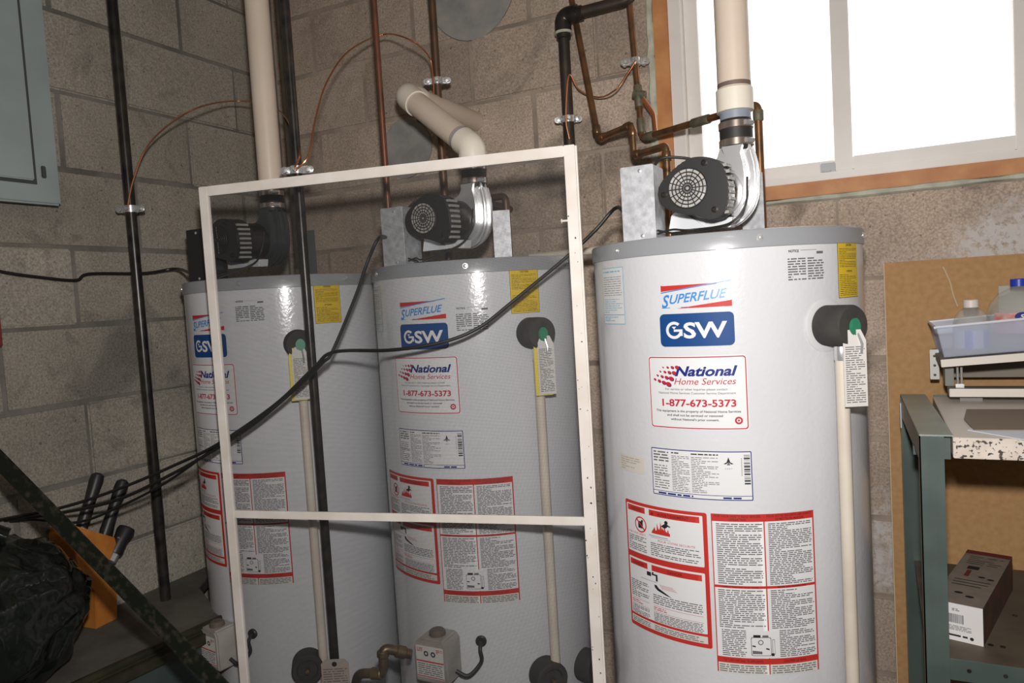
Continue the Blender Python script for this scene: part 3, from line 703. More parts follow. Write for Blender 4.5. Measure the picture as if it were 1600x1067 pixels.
        CACHE['grom'] = MB().lathe([(.0125, -.001), (.0125, .004), (.010, .006), (.0001, .006)], 20).mesh('grommet', BLKPL)
    LW = opts.get('low', 0); fr = frame(gd*(R-.002)+Vector((0, 0, .568+LW)), gd)
    gv = link('gas_valve', CACHE['gv'], h); gv.matrix_local = fr
    pr_ = link('gas_valve_print', CACHE['gvl'], gv); pr_.matrix_local = Matrix.Translation((0, 0, .062)) @ Matrix.Rotation(-PI/2, 4, 'X') @ Matrix.Rotation(PI, 4, 'X') @ Matrix.Rotation(PI, 4, 'X')
    pr_.matrix_local = Matrix.Translation((0, 0, .0622)) @ Matrix(((1, 0, 0, 0), (0, 0, 1, 0), (0, -1, 0, 0), (0, 0, 0, 1)))
    kn = link('gas_knob', CACHE['gvk'], gv); kn.matrix_local = Matrix.Translation((.004, -.004, .034)) @ Matrix.Rotation(-PI/2, 4, 'X')
    g2 = math.radians(badge+opts.get('grom', 21)); d2 = Vector((math.cos(g2), math.sin(g2), 0))
    zg_ = .545+LW
    gr = link('grommet', CACHE['grom'], h); gr.matrix_local = frame(d2*R+Vector((0, 0, zg_)), d2)
    p3 = gd*(R+.03)+gs*.045+Vector((0, 0, .490+LW)); md = (p3+d2*(R+.03))/2; md.z = zg_-.065
    MB().tube(spline([d2*(R+.006)+Vector((0, 0, zg_)), d2*(R+.020)+Vector((0, 0, zg_-.012)), d2*(R+.018)+Vector((0, 0, zg_-.040)), md, p3]), .0045, 10).build('sensor_cable', DARKRUB, h)
    c2 = math.radians(badge+opts.get('drain', 55)); d3 = Vector((math.cos(c2), math.sin(c2), 0)); zz = opts.get('dz', .455)
    fc = link('drain_sleeve', CACHE['fc'], h); fc.matrix_local = frame(d3*R+Vector((0, 0, zz)), d3); dv = link('drain_valve', CACHE['dv'], fc)
    if opts.get('two'):
        c3 = math.radians(badge+opts['two']); d4_ = Vector((math.cos(c3), math.sin(c3), 0)); fc2 = link('drain_sleeve', CACHE['fc'], h); fc2.matrix_local = frame(d4_*(R-.012)+Vector((0, 0, .428)), d4_)
    # ---- power vent blower on top
    dark = opts.get('dark')  # farthest blower: its shade is put into darker steel, box and grille colours
    ZN = mat('shaded_steel', (.10, .105, .11), .5, .6) if dark else ZINC
    ST = ZN if dark else STEEL
    ax = Vector((-.09, -1, -.03)).normalized()          # motor shaft, points at the room
    zb = .067+.016+opts.get('up', 0)                                           # centre of the fan wheel above the tank top
    ctr = Vector((.016, -.068, ZT+zb)); fr = frame(ctr, ax)
    def sp(rr, a0, a1, n=34, grow=.010): return [((rr+grow*i/n)*math.cos(math.radians(a0+(a1-a0)*i/n)), (rr+grow*i/n)*math.sin(math.radians(a0+(a1-a0)*i/n))) for i in range(n+1)]
    NT = .084                                           # neck top above the wheel centre
    def spiral(e_):      # seen from the room: outlet at upper right
        o_ = sp(.053+e_, 115, 360, 34, .012)                # from top left anticlockwise round the bottom to the right
        o_ += [(.0665+e_, .030), (.065+e_, .050), (.061+e_, .068), (.0585+e_*.4, NT), (.0065-e_*.4, NT), (.004-e_, .068), (-.008, .056+e_)]
        return o_
    bl = MB().prism(spiral(0), -.032, .026, fr).build('blower_housing', ST, h, bevel=.011, seg=4, smooth=50)
    for q_ in (-.006, .010): MB().prism(spiral(.005), q_-.0015, q_+.0015, fr).build('housing_flange', ST, bl, bevel=.0006)
    MB().prism(spiral(-.013), .024, .030, fr).build('housing_step', ST, bl, bevel=.002)
    pl_ = MB(); pr2 = Matrix.Rotation(math.radians(24), 4, 'Z'); pl_.box((.050, -.020, ZT-.004), (.094, -.018, ZT+.132), 0, Matrix.Translation((-.016, .03, 0)) @ pr2); pl_.box((-.09, -.205, ZT-.0045), (.10, -.03, ZT+.0005)); pl_.build('mounting_plate', ZN, h, bevel=.0006)
    BRK = mat('pale_bracket', (.70, .72, .75), .4, .15)
    MB().prism([(-.085, -.064), (-.012, -.064), (-.062, -.022), (-.078, -.034)], .060, .066, fr).build('bracket', BRK, bl, bevel=.001)
    MB().prism([(-.050, -.060), (.030, -.066), (.034, -.048), (-.050, -.036)], .030, .060, fr).build('motor_shelf', BRK, bl, bevel=.001)
    # motor body, then the black cover with its fan grille
    MB().lathe([(.046, .028), (.048, .034), (.048, .085), (.044, .092)], 36, 0, fr).build('motor_body', IRON, h)
    mo = Vector((-.012, .004)); FZ = .134
    base_ = [(-66, -2), (-62, 14), (-50, 27), (-30, 42), (-10, 52), (8, 54), (30, 50), (48, 40), (56, 22), (60, 0), (59, -24), (52, -46), (40, -56), (24, -56), (0, -47), (-28, -40), (-50, -30), (-62, -18)]
    cl_ = spline([(x/1000, y/1000, 0) for x, y in base_+base_[:1]], 5)[:-1]
    cv = []
    for i, q_ in enumerate(cl_):
        t = math.degrees(math.atan2(q_.y, q_.x)) % 360; k = .982 if (i % 2 and (95 < t < 172 or 285 < t < 330)) else 1
        cv.append((mo.x+q_.x*k, mo.y+q_.y*k))
    mc = MB().prism(cv, .088, FZ, fr).build('motor_cover', BLKPL, h, bevel=.004, seg=2)
    side = MB()
    for i in range(8):
        v_ = -.046+.0115*i; u_ = .0585 if abs(v_) < .03 else .054
        side.box((mo.x+u_-.004, v_+mo.y-.0026, .092), (mo.x+u_+.0035, v_+mo.y+.0026, .126), 0, fr)
    side.build('vent_louvre', mat('grey_louvre', (.30, .30, .27), .5), mc)
    gc = Vector((mo.x-.010, mo.y+.002)); GR = .0345
    MB().lathe([(GR, .0), (GR, .0012), (.0001, .0012)], 36, 0, fr @ Matrix.Translation((gc.x, gc.y, FZ-.0006))).build('grille_backing', mat('grey_windings', (.50, .48, .45), .5, .1, col2=(.30, .285, .27), scale=60) if not dark else DARKRUB, mc)
    gl = MB(); zg = FZ+.0022
    for k, rr in enumerate((.004, .009, .015, .0215, .028, GR)):
        gl.tube([fr @ Vector((gc.x+rr*math.cos(t), gc.y+rr*math.sin(t), zg)) for t in [2*PI*i/36 for i in range(37)]], .0011, 6, 0, False)
    for k in range(16):
        t = 2*PI*k/16; gl.tube([fr @ Vector((gc.x+.004*math.cos(t), gc.y+.004*math.sin(t), zg)), fr @ Vector((gc.x+GR*math.cos(t), gc.y+GR*math.sin(t), zg))], .00085, 6)
    gl.build('fan_grille', BLKPL, mc)
    for qx, qy in ((-.053, -.004), (.022, .042), (.036, -.040)):
        MB().lathe([(.0055, .0), (.0055, .0035), (.0036, .0038), (.0032, .001), (.0001, .001)], 14, 0, fr @ Matrix.Translation((mo.x+qx, mo.y+qy, FZ))).build('motor_bolt', IRON, mc)
    # outlet: rubber coupling with two steel bands, grey stub, white socket
    o3 = fr @ Vector((.0325, NT, -.003)); oc = Vector((o3.x, o3.y, 0)); zo = o3.z
    rc = MB().lathe([(.0265, zo-.008), (.0285, zo-.004), (.0285, zo+.012), (.0300, zo+.013), (.0300, zo+.046), (.0285, zo+.048), (.0265, zo+.052)], 36, 0, Matrix.Translation(oc)).build('rubber_coupling', DARKRUB, h)
    BAND = mat('brown_tinted_band', (.50, .42, .36), .25, .85)
    for q in (.000, .032):
        MB().lathe([(.0295, zo+q), (.0315, zo+q+.001), (.0315, zo+q+.013), (.0295, zo+q+.014)], 36, 0, Matrix.Translation(oc)).build('hose_clamp', BAND, rc)
        sc_ = MB(); fr2 = frame(oc+Vector((.026, -.018, zo+q+.007)), Vector((.55, .83, 0))); sc_.lathe([(.0001, -.010), (.0045, -.010), (.0045, .010), (.0001, .010)], 10, 0, fr2); sc_.build('clamp_screw', STEEL, rc)
    # control box
    bx = Vector((-.112, -.178, 0)); bw = opts.get('boxw', .031)
    cb = MB().box((bx.x-bw, bx.y-.012, ZT+.001), (bx.x+bw, bx.y+.060, ZT+.138)).build('control_box', BLKPL if dark else ZINC, h, bevel=.0015)
    for dz in (.010, .128):
        MB().lathe([(.0035, 0), (.0035, .0012), (.0001, .002)], 10, 0, frame((bx.x+.006, bx.y-.012, ZT+dz), (0, -1, 0))).build('box_screw', STEEL, cb)
    # loose wires from the box to the motor
    wv = []
    for k, (zz_, sag) in enumerate(((.012, .004), (.018, -.002))):
        MB().tube(spline([Vector((bx.x+bw, bx.y, ZT+zz_)), Vector((bx.x+bw+.03, bx.y-.012, ZT+.012+sag)), Vector((-.01, -.222, ZT+.006+sag)), fr @ Vector((.035, -.060, .085)), fr @ Vector((.062, -.03, .075)), fr @ Vector((.064, .02, .060))]), .0019, 8).build('lead_wire', DARKRUB, h)
    MB().tube(spline([Vector((bx.x+.02, bx.y+.03, ZT+.138)), Vector((bx.x+.035, bx.y+.05, ZT+.156)), Vector((bx.x+.08, bx.y+.06, ZT+.150)), fr @ Vector((-.01, .050, .06))]), .0028, 8).build('lead_wire', DARKRUB, h)
    return h, oc, zo

T1 = (.4225, -.489); T2 = (.992, -.421); T3 = (1.612, -.528)
h3, oc3, zo3 = heater(T3, 'nearest white gas water heater, right of the leaning screen frame, in front of the window', -90.8, -39.5, -23.8, -47.6, dict(hi=1, energy=1, beige=1, tag=-.004, turn=-.5, ring=1, drain=55))
h2, oc2, zo2 = heater(T2, 'middle white gas water heater seen through the screen, bent ivory vent pipe on top', -91.5, -36, -37.2, -64.5, dict(nz=1.262, up=.018, drain=52, two=80, energy=1, ytag=1, tag=.003, turn=-.3))
h1, oc1, zo1 = heater(T1, 'farthest white gas water heater in the left corner, with dark blower on top', -95.8, -42, -23.4, -66, dict(nz=1.309, up=.016, dark=1, ytag=1, tag=-.004, turn=-.1, drain=46, dz=.425, low=-.04, grom=16, gv=-3))

# ------------------------------------------------------------------ vent pipes
def vent_socket(parent, oc, T, zo, top_z):
    P = Vector((oc.x+T[0], oc.y+T[1], 0))
    MB().lathe([(.0262, zo+.045), (.0262, zo+.078), (.0001, zo+.078)], 32, 0, Matrix.Translation(P)).build('grey_stub', mat('blue_grey_pvc', (.25, .28, .34), .4), parent)
    return P
for T, oc, zo, lab, sk in ((T3, oc3, zo3, 'straight ivory plastic vent pipe rising in front of the window', 1), (T1, oc1, zo1, 'straight ivory plastic vent pipe rising from the farthest heater in the corner', 0)):
    v = thing('vent_pipe', (oc.x+T[0], oc.y+T[1], zo+.05), lab, 'pipe', 'ivory vent pipes')
    if not sk:
        MB().lathe([(.0265, .0), (.0265, .006), (.0385, .006), (.0385, .010), (.0305, .011)], 36).build('collar', PVCW, v); MB().lathe([(.0305, .004), (.0305, RZ-zo-.05)], 36).build('pipe', PVC, v); continue
    MB().lathe([(.0280, .0), (.0280, .018)], 32).build('grey_stub', mat('blue_grey_pvc', (.25, .28, .34), .4), v)
    MB().lathe([(.0275, .014), (.0335, .015), (.0335, .055), (.0320, .057), (.0300, .058)], 36).build('socket', PVCW, v)
    MB().lathe([(.0302, .050), (.0302, RZ-zo-.05)], 36).build('pipe', PVC, v)
    MB().lathe([(.0304, .059), (.0304, .067)], 36).build('primer_ring', mat('dark_primer', (.16, .11, .09), .6), v)
P = Vector((oc2.x+T2[0], oc2.y+T2[1], zo2+.05))
E_ = aY(742, 190, 0.0)
# C on the line through E perpendicular to the wall, at the column 640
lo, hi = -1.2, 0.0
for _ in range(40):
    m_y = (lo+hi)/2; d = Vector((E_.x, m_y, E_.z))-CAM
    if 800+F*d.dot(RT)/d.dot(FW) < 634: lo = m_y
    else: hi = m_y
CY = m_y
Cc = Vector((E_.x, CY, E_.z))
Bz = zfor(P.x, P.y, 231)
v = thing('vent_pipe', P, 'bent ivory plastic vent pipe from the middle heater, elbowed into the back wall', 'pipe', 'ivory vent pipes')
Bp = Vector((P.x, P.y, Bz)); loc = lambda q: Vector(q)-P
MB().lathe([(.0262, .0), (.0262, .028)], 32).build('grey_stub', mat('blue_grey_pvc', (.25, .28, .34), .4), v)
dBC = (Cc-Bp).normalized()
MB().tube([(0, 0, .02), (0, 0, (Bz-P.z)-.028)], .0335, 32).build('socket', PVCW, v)
MB().tube(fillet([loc(Bp)-Vector((0, 0, .030)), loc(Bp), loc(Bp)+dBC*.042], .024), .0330, 32).build('elbow', PVCW, v)
MB().tube([loc(Bp)+dBC*.03, loc(Cc)-dBC*.03], .0302, 32).build('pipe', PVC, v)
MB().tube([loc(Bp)+dBC*.040, loc(Bp)+dBC*.058], .0306, 32).build('primer_ring', mat('smudged_primer', (.36, .32, .33), .5), v)
MB().tube(fillet([loc(Cc)-dBC*.062, loc(Cc), loc(Cc)+Vector((0, .062, 0))], .045, 12), .0340, 32).build('elbow', PVCW, v)
MB().tube([loc(Cc)+Vector((0, .05, 0)), loc(Vector((E_.x, -.004, E_.z)))], .0302, 32).build('pipe', PVC, v)

# ------------------------------------------------------------------ copper and iron pipes
def pipe(name, pts, r, m_, label, cat='pipe', group=None, fil=.02, sleeves=(), sm=None, n=16):
    p0 = Vector(pts[0]); o = thing(name, p0, label, cat, group); L_ = [Vector(p)-p0 for p in pts]
    MB().tube(fillet(L_, fil), r, n).build('tube', m_, o)
    for a, c_ in sleeves:
        a = Vector(a)-p0; c_ = Vector(c_)-p0
        dd = (c_-a).normalized(); MB().tube([a, a+dd*.002, c_-dd*.002, c_], [r*1.12, r*1.28, r*1.28, r*1.12], n).build('fitting', sm or VERDI, o)
    return o
def seg(p, q, a, b_): p = Vector(p); q = Vector(q); l_ = (q-p).length; return (p+(q-p)*(a/l_), p+(q-p)*(b_/l_))
# iron gas pipe in front of the farthest heater
Pp = aD(487, 560, 1.735); PX, PY = Pp.x, Pp.y
pole2 = pipe('gas_pipe', [(PX, PY, RZ), (PX, PY, 0)], .0107, IRON, 'black iron pipe standing in front of the farthest heater, behind the screen', group='iron pipes', fil=0)
# iron pipe by the left wall, ends on the slab
ZS = .53
pb = aZ(259, 937, ZS); PLX, PLY = pb.x, pb.y
pipe('gas_pipe', [(PLX, PLY, RZ), (PLX, PLY, ZS+.001)], .0135, IRON, 'black iron pipe by the left wall, standing on the grimy slab', group='iron pipes', fil=0)
# thick iron pipe with elbow at upper middle
e0 = aY(879, 27, -.07); e1 = aY(905, 230, -.07); EX = e0.x; EZ = e0.z
thick = pipe('gas_pipe', [(EX, -.07, .0), (EX, -.07, EZ), (1.325, -.07, EZ+.004), (1.325, -.07, RZ)], .0158, IRONRUST, 'thick black iron pipe with elbow between middle and right heaters', group='iron pipes', fil=.03,
             sleeves=[((EX, -.07, EZ-.060), (EX, -.07, EZ-.034)), ((EX+.034, -.07, EZ), (EX+.060, -.07, EZ))], sm=IRON)
MB().tube(fillet([(0, 0, EZ-.045), (0, 0, EZ+.002), (.045, 0, EZ+.002)], .04, 10), .0235, 20).build('elbow', IRON, thick)
MB().lathe([(.0165, EZ-.047), (.0245, EZ-.047), (.0250, EZ-.042), (.0240, EZ-.040)], 20).build('pipe_dope', CAULK, thick)
# copper pipes dropping to the tops of the left two heaters
def drop(px, py, Y_, label, m_, r=.0105):
    q = aY(px, py, Y_); pipe('copper_pipe', [(q.x, Y_, RZ), (q.x, Y_, ZT-.008)], r, m_, label, group='copper pipes', fil=0, sleeves=[((q.x, Y_, ZT+.005), (q.x, Y_, ZT+.03))]); return q
q0 = drop(605, 300, -.42, 'reddish copper pipe rising left of the middle vent, behind the screen', mat('reddish_copper', (.26, .10, .06), .42, .6, col2=(.16, .08, .055), scale=14), .0080)
q2 = drop(688, 200, -.235, 'dark copper pipe crossing in front of the bent ivory vent', COPDULL)
q6 = drop(458, 290, -.42, 'tarnished copper pipe just left of the iron pipe at the farthest heater', mat('brown_green_copper', (.14, .12, .085), .5, .4, col2=(.10, .085, .06), scale=14))
q7 = drop(474, 350, -.36, 'copper pipe mostly hidden behind the iron pipe at the farthest heater', COPPER, .0090)
t = aY(790, 306, T2[1]+.10); X_ = min(t.x, T2[0]+.20)
pipe('copper_riser', [(X_, T2[1]+.10, ZT-.006), (X_, T2[1]+.10, t.z), (X_-.10, T2[1]+.13, t.z+.004), (X_-.13, -.03, t.z+.004)], .0095, COPDULL, 'short dark copper elbow on the middle heater, right of its blower', group=None, fil=.018)
# pipe a: zigzag
a0 = aY(893, -40, -.03); a1 = aY(935, 217, -.13); a2 = aY(988, 195, -.25); a3 = aY(991, 243, -.25); a4 = aY(1041, 228, -.38)
a0 = a1+(a0-a1)*1.9; a0.z = min(a0.z, RZ)
a5 = Vector((a4.x, a4.y, ZT-.006))
pipe('copper_pipe', [a0, a1, a2, a3, a4, a5], .0088, COPPER, 'zigzag copper pipe ending behind the grey box on the nearest heater', group='copper pipes', fil=.014,
     sleeves=[seg(a0, a1, (a1-a0).length-.04, (a1-a0).length-.014), seg(a1, a2, .012, .034), seg(a2, a3, .012, .028), seg(a3, a4, .012, .034), seg(a4, a5, .012, .034), seg(a2, a1, .012, .034)], sm=COPPER)
# pipe b: tee and long arm passing behind the vent
b0 = aY(980, -30, -.05); b1 = aY(1004, 216, -.09); b2 = aY(1184, 163, -.34); b3 = Vector((b2.x, b2.y, ZT-.006)); b0 = b1+(b0-b1)*1.6; b0.z = min(b0.z, RZ)
bp_ = pipe('copper_pipe', [b0, b1, b2, b3], .0088, COPPER, 'copper pipe with long arm running behind the vent to the nearest heater', group='copper pipes', fil=.016,
     sleeves=[seg(b0, b1, (b1-b0).length-.145, (b1-b0).length-.085), seg(b1, b0, .014, .055), seg(b1, b2, .012, .05), seg(b1, b2, .20, .26), seg(b2, b3, .012, .036)])
t0 = b1+(b0-b1).normalized()*.125; t1 = aY(1021, 178, -.085); t2 = aY(1024, 206, -.10)
MB().tube(fillet([p-Vector(b0) for p in (t0, t1, t2)], .01), .0065, 12).build('branch', COPNEW, bp_)
MB().tube([Vector(t0)-Vector(b0)+Vector((-.012, 0, .0)), Vector(t0)-Vector(b0)+Vector((.018, 0, -.012))], .0125, 14).build('fitting', VERDI, bp_)
# cream tube lying between the tops of middle and right heaters
cA = Vector((1.115, -.36, ZT+.010)); cB = Vector((1.45, -.42, ZT+.012))
tag(MB().tube([(0, 0, 0), cB-cA], .009, 14).build('cream_tube', CPVC, None, cA), 'cream plastic tube lying across the tops of middle and nearest heaters', 'tube')
# foam and gas line at the bottom between the heaters
gA = aD(642, 1022, 1.62); gB = aD(598, 1012, 1.60); gC = aD(600, 1052, 1.60); gD = aD(560, 1052, 1.62)
gD2 = aD(548, 1100, 1.66)
pipe('gas_line', [gA, gB, gC, gD, gD2, Vector((gD2.x, gD2.y, 0))], .0105, BRASS, 'brown gas line elbow with union beside the middle heater gas control', group=None, fil=.016,
     sleeves=[seg(gA, gB, .012, .035), seg(gB, gC, .006, .02), seg(gC, gD, .004, .03)], sm=BRASS)

tq = vz(PX, PY, 1040); fr = frame(tq-FW*.014, -FW)
pt_ = thing('paper_tag', tq-FW*.013, 'faded pinkish paper tag hanging on the iron pipe before the farthest heater', 'tag')
tm_ = MB(); fr = frame((0, 0, 0), -Vector((FW.x, FW.y, 0)))
tm_.prism([(-.030, -.075), (.036, -.075), (.036, .012), (.026, .022), (-.020, .022), (-.030, .012)], 0, .001, fr); tm_.build('tag_card', mat('pinkish_card', (.42, .35, .31), .7), pt_)
MB().lathe([(.006, .001), (.006, .0014), (.0001, .0015)], 14, 0, fr @ Matrix.Translation((.002, .010, 0))).build('tag_hole', BLKI, pt_)
L = Label(False); L.words(-.026, -.070, .032, .002, 12, GREYI, 1, .35); tp2 = link('tag_print', L.mesh('tag_print'), pt_); tp2.matrix_local = fr @ Matrix.Translation((0, 0, .0014)) @ Matrix(((1, 0, 0, 0), (0, 0, 1, 0), (0, -1, 0, 0), (0, 0, 0, 1)))
# ------------------------------------------------------------------ ground clamps and wires
def clamp(p, ax, r, label, tilt=0):
    ax = Vector(ax).normalized(); o = thing('ground_clamp', p, label, 'clamp', 'pipe ground clamps')
    side = (RT-ax*RT.dot(ax)).normalized(); fr_ = side.cross(ax).normalized()
    m_ = MB(); m_.tube([-ax*.009, ax*.009], r+.006, 18)
    m_.build('saddle', STEEL, o, bevel=.001)
    fr = frame((0, 0, 0), fr_, ax)
    MB().prism([(-.036, -.008), (.036, -.008), (.040, 0), (.036, .008), (-.036, .008), (-.040, 0)], -.005, .005, fr).build('clamp_bar', STEEL, o, bevel=.002)
    for s_ in (-1, 1):
        c_ = side*(.026*s_)
        MB().lathe([(.0065, -.016), (.0065, -.006), (.0040, -.006), (.0040, .008), (.0075, .009), (.0070, .014), (.0001, .015)], 12, 0, frame(c_, fr_, ax)).build('clamp_screw', STEEL, o)
    MB().lathe([(.006, .0), (.006, r+.010), (.0045, r+.013), (.0001, r+.013)], 12, 0, frame((0, 0, 0), fr_, ax)).build('wire_lug', STEEL, o)
    return o
k1 = vz(PLX, PLY, 327); clamp(k1, (0, 0, 1), .0135, 'steel ground clamp on the iron pipe by the left wall')
k2 = vz(PX, PY, 266); clamp(k2, (0, 0, 1), .0107, 'steel ground clamp on the iron pipe just above the screen frame')
k3 = vz(q2.x, -.235, 127); clamp(k3, (0, 0, 1), .0105, 'steel ground clamp on the dark copper pipe above the bent vent')
k4 = vz(EX, -.07, 187); clamp(k4, (0, 0, 1), .0158, 'steel ground clamp on the thick iron pipe')
tb = min(max(((990-980)/24), 0), 1); k5 = b1+(b0-b1)*((b1.z-zfor(b1.x, b1.y, 92))/(b1.z-b0.z) if abs(b1.z-b0.z) > 1e-6 else .5)
clamp(k5, (b0-b1), .0088, 'steel ground clamp on the copper pipe left of the window')
def wire(pts, label, r=.0022, m_=COPNEW, name='ground_wire', group='copper bonding wires', n=8):
    P_ = [Vector(p) for p in pts]; p0 = P_[0]
    return tag(MB().tube(spline([p-p0 for p in P_]), r, n).build(name, m_, None, p0), label, 'wire', group)
f1 = -FW*.022
def between(a, b_, t): return a+(b_-a)*t
d1 = (k1+f1-CAM).dot(FW); d2_ = (k2+f1-CAM).dot(FW)
wire([k1+f1+Vector((0, 0, -.01)), aD(207, 285, d1), aD(228, 232, d1), aD(262, 196, d1*.99), aD(310, 168, d1*.99), aD(362, 158, 2.16), aD(412, 162, 2.14), aD(440, 176, 2.02), aD(458, 205, 1.82), aD(468, 240, d2_), k2+f1], 'bare copper wire arching from the left iron pipe behind the vent')
d3 = (k3-CAM).dot(FW)-.03
wire([k2+f1+Vector((0, 0, -.006)), aD(482, 243, d2_), aD(492, 190, d2_+.05), aD(510, 130, d2_+.15), aD(545, 80, d2_+.28), aD(598, 54, d2_+.42), aD(640, 62, d3-.1), aD(670, 88, d3), k3+Vector((0, -.022, .004)), k3+Vector((0, -.024, -.05))], 'bare copper wire arching high from the screen frame clamp to the dark copper pipe')
d4 = (k4-CAM).dot(FW)-.03; d5 = (k5-CAM).dot(FW)-.02
wire([k4+Vector((.01, -.026, -.06)), k4+Vector((.004, -.028, .0)), aD(889, 118, d4), aD(905, 140, d4), aD(935, 152, d4-.02), aD(962, 140, d5-.03), aD(982, 112, d5), k5+f1*.8], 'bare copper wire hanging between the thick iron pipe and the copper pipe')

# ------------------------------------------------------------------ cords
def cord(pts, label, r=.0038, name='power_cord'):
    P_ = [Vector(p) for p in pts]; p0 = P_[0]
    return tag(MB().tube(spline([p-p0 for p in P_], 12), r, 10).build(name, CORD, None, p0), label, 'cord', 'black power cords')
boxL3 = Vector((T3[0]-.112-.031, T3[1]-.165, ZT+.055))
cord([boxL3, aD(962, 325, 1.50), aD(930, 360, 1.52), aD(885, 402, 1.535), aD(800, 472, 1.515), aD(748, 512, 1.500), aD(690, 535, 1.500), aD(610, 547, 1.52), aD(522, 550, 1.58), aD(490, 575, 1.60), aD(430, 632, 1.62), aD(340, 694, 1.68), aD(270, 728, 1.72), aD(190, 762, 1.74), aD(100, 792, 1.74), aD(0, 812, 1.74), aD(-90, 830, 1.74)],
     'longest black cord, from the nearest heater across both others to lower left')
boxL2 = Vector((T2[0]-.112-.031, T2[1]-.165, ZT+.072))
cord([boxL2, aD(592, 372, 1.66), aD(574, 410, 1.66), aD(556, 462, 1.64), aD(520, 548, 1.60), aD(505, 566, 1.595), aD(470, 600, 1.61), aD(400, 660, 1.65), aD(330, 706, 1.69), aD(260, 745, 1.72), aD(180, 782, 1.74), aD(90, 802, 1.76), aD(0, 815, 1.77), aD(-90, 835, 1.77)],
     'black cord dropping from the middle heater grey box and joining the bundle')
cord([aD(335, 700, 1.70), aD(262, 752, 1.73), aD(190, 790, 1.76), aD(120, 816, 1.78), aD(40, 812, 1.78), aD(-60, 830, 1.78)], 'lowest short black cord of the bundle, over the knife block', .0032)
boxL1 = Vector((T1[0]-.112-.031, T1[1]-.165, ZT+.03))
cord([boxL1, boxL1+Vector((-.014, -.004, -.004)), aX(275, 420, .07), aX(225, 427, .03), aX(140, 428, .014), aX(118, 438, .012), aX(60, 433, .012), aX(0, 424, .012), aX(-70, 405, .012)], 'black cord sagging along the left wall from the farthest heater', .0042)

# ------------------------------------------------------------------ insect screen frame leaning in front
FR_ = aY(898, 226, -.715); ZF = FR_.z
lo, hi = -1.3, -.5
for _ in range(40):
    yy = (lo+hi)/2; q = aY(312, 293, yy)
    if q.z > ZF: hi = yy
    else: lo = yy
FL_ = aY(312, 293, yy)
dirx = Vector((FR_.x-FL_.x, FR_.y-FL_.y, 0)); WD = dirx.length; ang = math.atan2(dirx.y, dirx.x)
sf = thing('insect_screen', (FL_.x, FL_.y, 0), 'white aluminium framed insect screen standing in front of the two left heaters', 'window screen', rz=ang)
bt_ = .021; dp = .011; zm = None
mm = vz(FL_.x+dirx.x*.5, FL_.y+dirx.y*.5, 808).z
def bar(nm, x0_, x1_, z0_, z1_, inset=0): 
    MB().box((x0_, -dp/2+inset, z0_), (x1_, dp/2-inset, z1_)).build(nm, ALU, sf, bevel=.0012)
bar('top_rail', bt_, WD-bt_, ZF-bt_, ZF); bar('bottom_rail', bt_, WD-bt_, 0, bt_); bar('middle_rail', bt_, WD-bt_, mm-.0085, mm+.0085, .0015)
bar('left_stile', 0, bt_, 0, ZF); bar('right_stile', WD-bt_, WD, 0, ZF)
MB().box((WD+.0002, -.0012, .002), (WD+.0035, .0060, ZF-.002)).build('edge_channel', ALU, sf)
for nm, za, zb_ in (('upper_mesh', mm+.008, ZF-bt_+.001), ('lower_mesh', bt_-.001, mm-.008)):
    m_ = MB(); m_.add([(bt_-.001, 0, za), (WD-bt_+.001, 0, za), (WD-bt_+.001, 0, zb_), (bt_-.001, 0, zb_)], [(0, 1, 2, 3)]); m_.build(nm, SCREEN, sf, smooth=0)
tb_ = MB(); zt_ = vz(FR_.x, FR_.y, 343).z; tb_.tube([(WD-bt_-.012, 0, zt_), (WD-bt_, 0, zt_)], .0022, 8); tb_.tube([(WD-bt_-.013, 0, zt_), (WD-bt_-.011, 0, zt_)], .0042, 8); tb_.build('pull_pin', ALU, sf)
chips = MB(); rnd = random.Random(11)
for i in range(46):
    z_ = rnd.choice([rnd.uniform(.05, 1.0), rnd.uniform(.3, 1.45)]); x_ = WD-rnd.uniform(.001, bt_-.001); s_ = rnd.uniform(.0006, .0020)
    chips.prism([(s_*rnd.uniform(.5, 1.3)*math.cos(t), s_*rnd.uniform(.5, 1.6)*math.sin(t)) for t in [2*PI*k/7 for k in range(7)]], 0, .0002, frame((x_, -dp/2-.00005, z_), (0, -1, 0)))
chips.build('paint_chips', BLKI, sf)['kind'] = 'stuff'

# ------------------------------------------------------------------ left side: slab, bag, knife block, panel, bar
# low bench along the left wall
eb = aZ(345, 962, ZS); ea = aZ(140, 1055, ZS); ed = (ea-eb).normalized(); ec = eb+ed*1.35
far = aZ(312, 918, ZS)
bn = thing('low_bench', (0, 0, 0), 'low grimy slab bench with dark metal edge along the left wall', 'bench')
out = [(.004, -.40), (.06, -.50), (far.x, far.y), (eb.x, eb.y), (ec.x, ec.y), (.004, ec.y)]
MB().prism(out, ZS-.03, ZS).build('slab_top', BENCH, bn, bevel=.002)
sd = Vector((-ed.y, ed.x, 0)); sd = sd if sd.x > 0 else -sd
def along(a, c_, z0_, z1_, w0, w1, nm, m_, bev=.002):
    b_ = MB(); p = [Vector((a.x, a.y, 0))+sd*w0, Vector((c_.x, c_.y, 0))+sd*w0, Vector((c_.x, c_.y, 0))+sd*w1, Vector((a.x, a.y, 0))+sd*w1]
    b_.prism([(q.x, q.y) for q in p], z0_, z1_); return b_.build(nm, m_, bn, bevel=bev)
along(eb, ec, ZS-.012, ZS+.004, .0, .012, 'edge_lip', BENCHM); along(eb, ec, ZS-.040, ZS-.014, .001, .030, 'edge_rail', BENCHM); along(eb, ec, ZS-.030, ZS-.008, .013, .017, 'edge_bead', BENCHM)
along(eb+ed*.06, ec, .06, ZS-.038, -.010, .006, 'front_panel', TEAL)
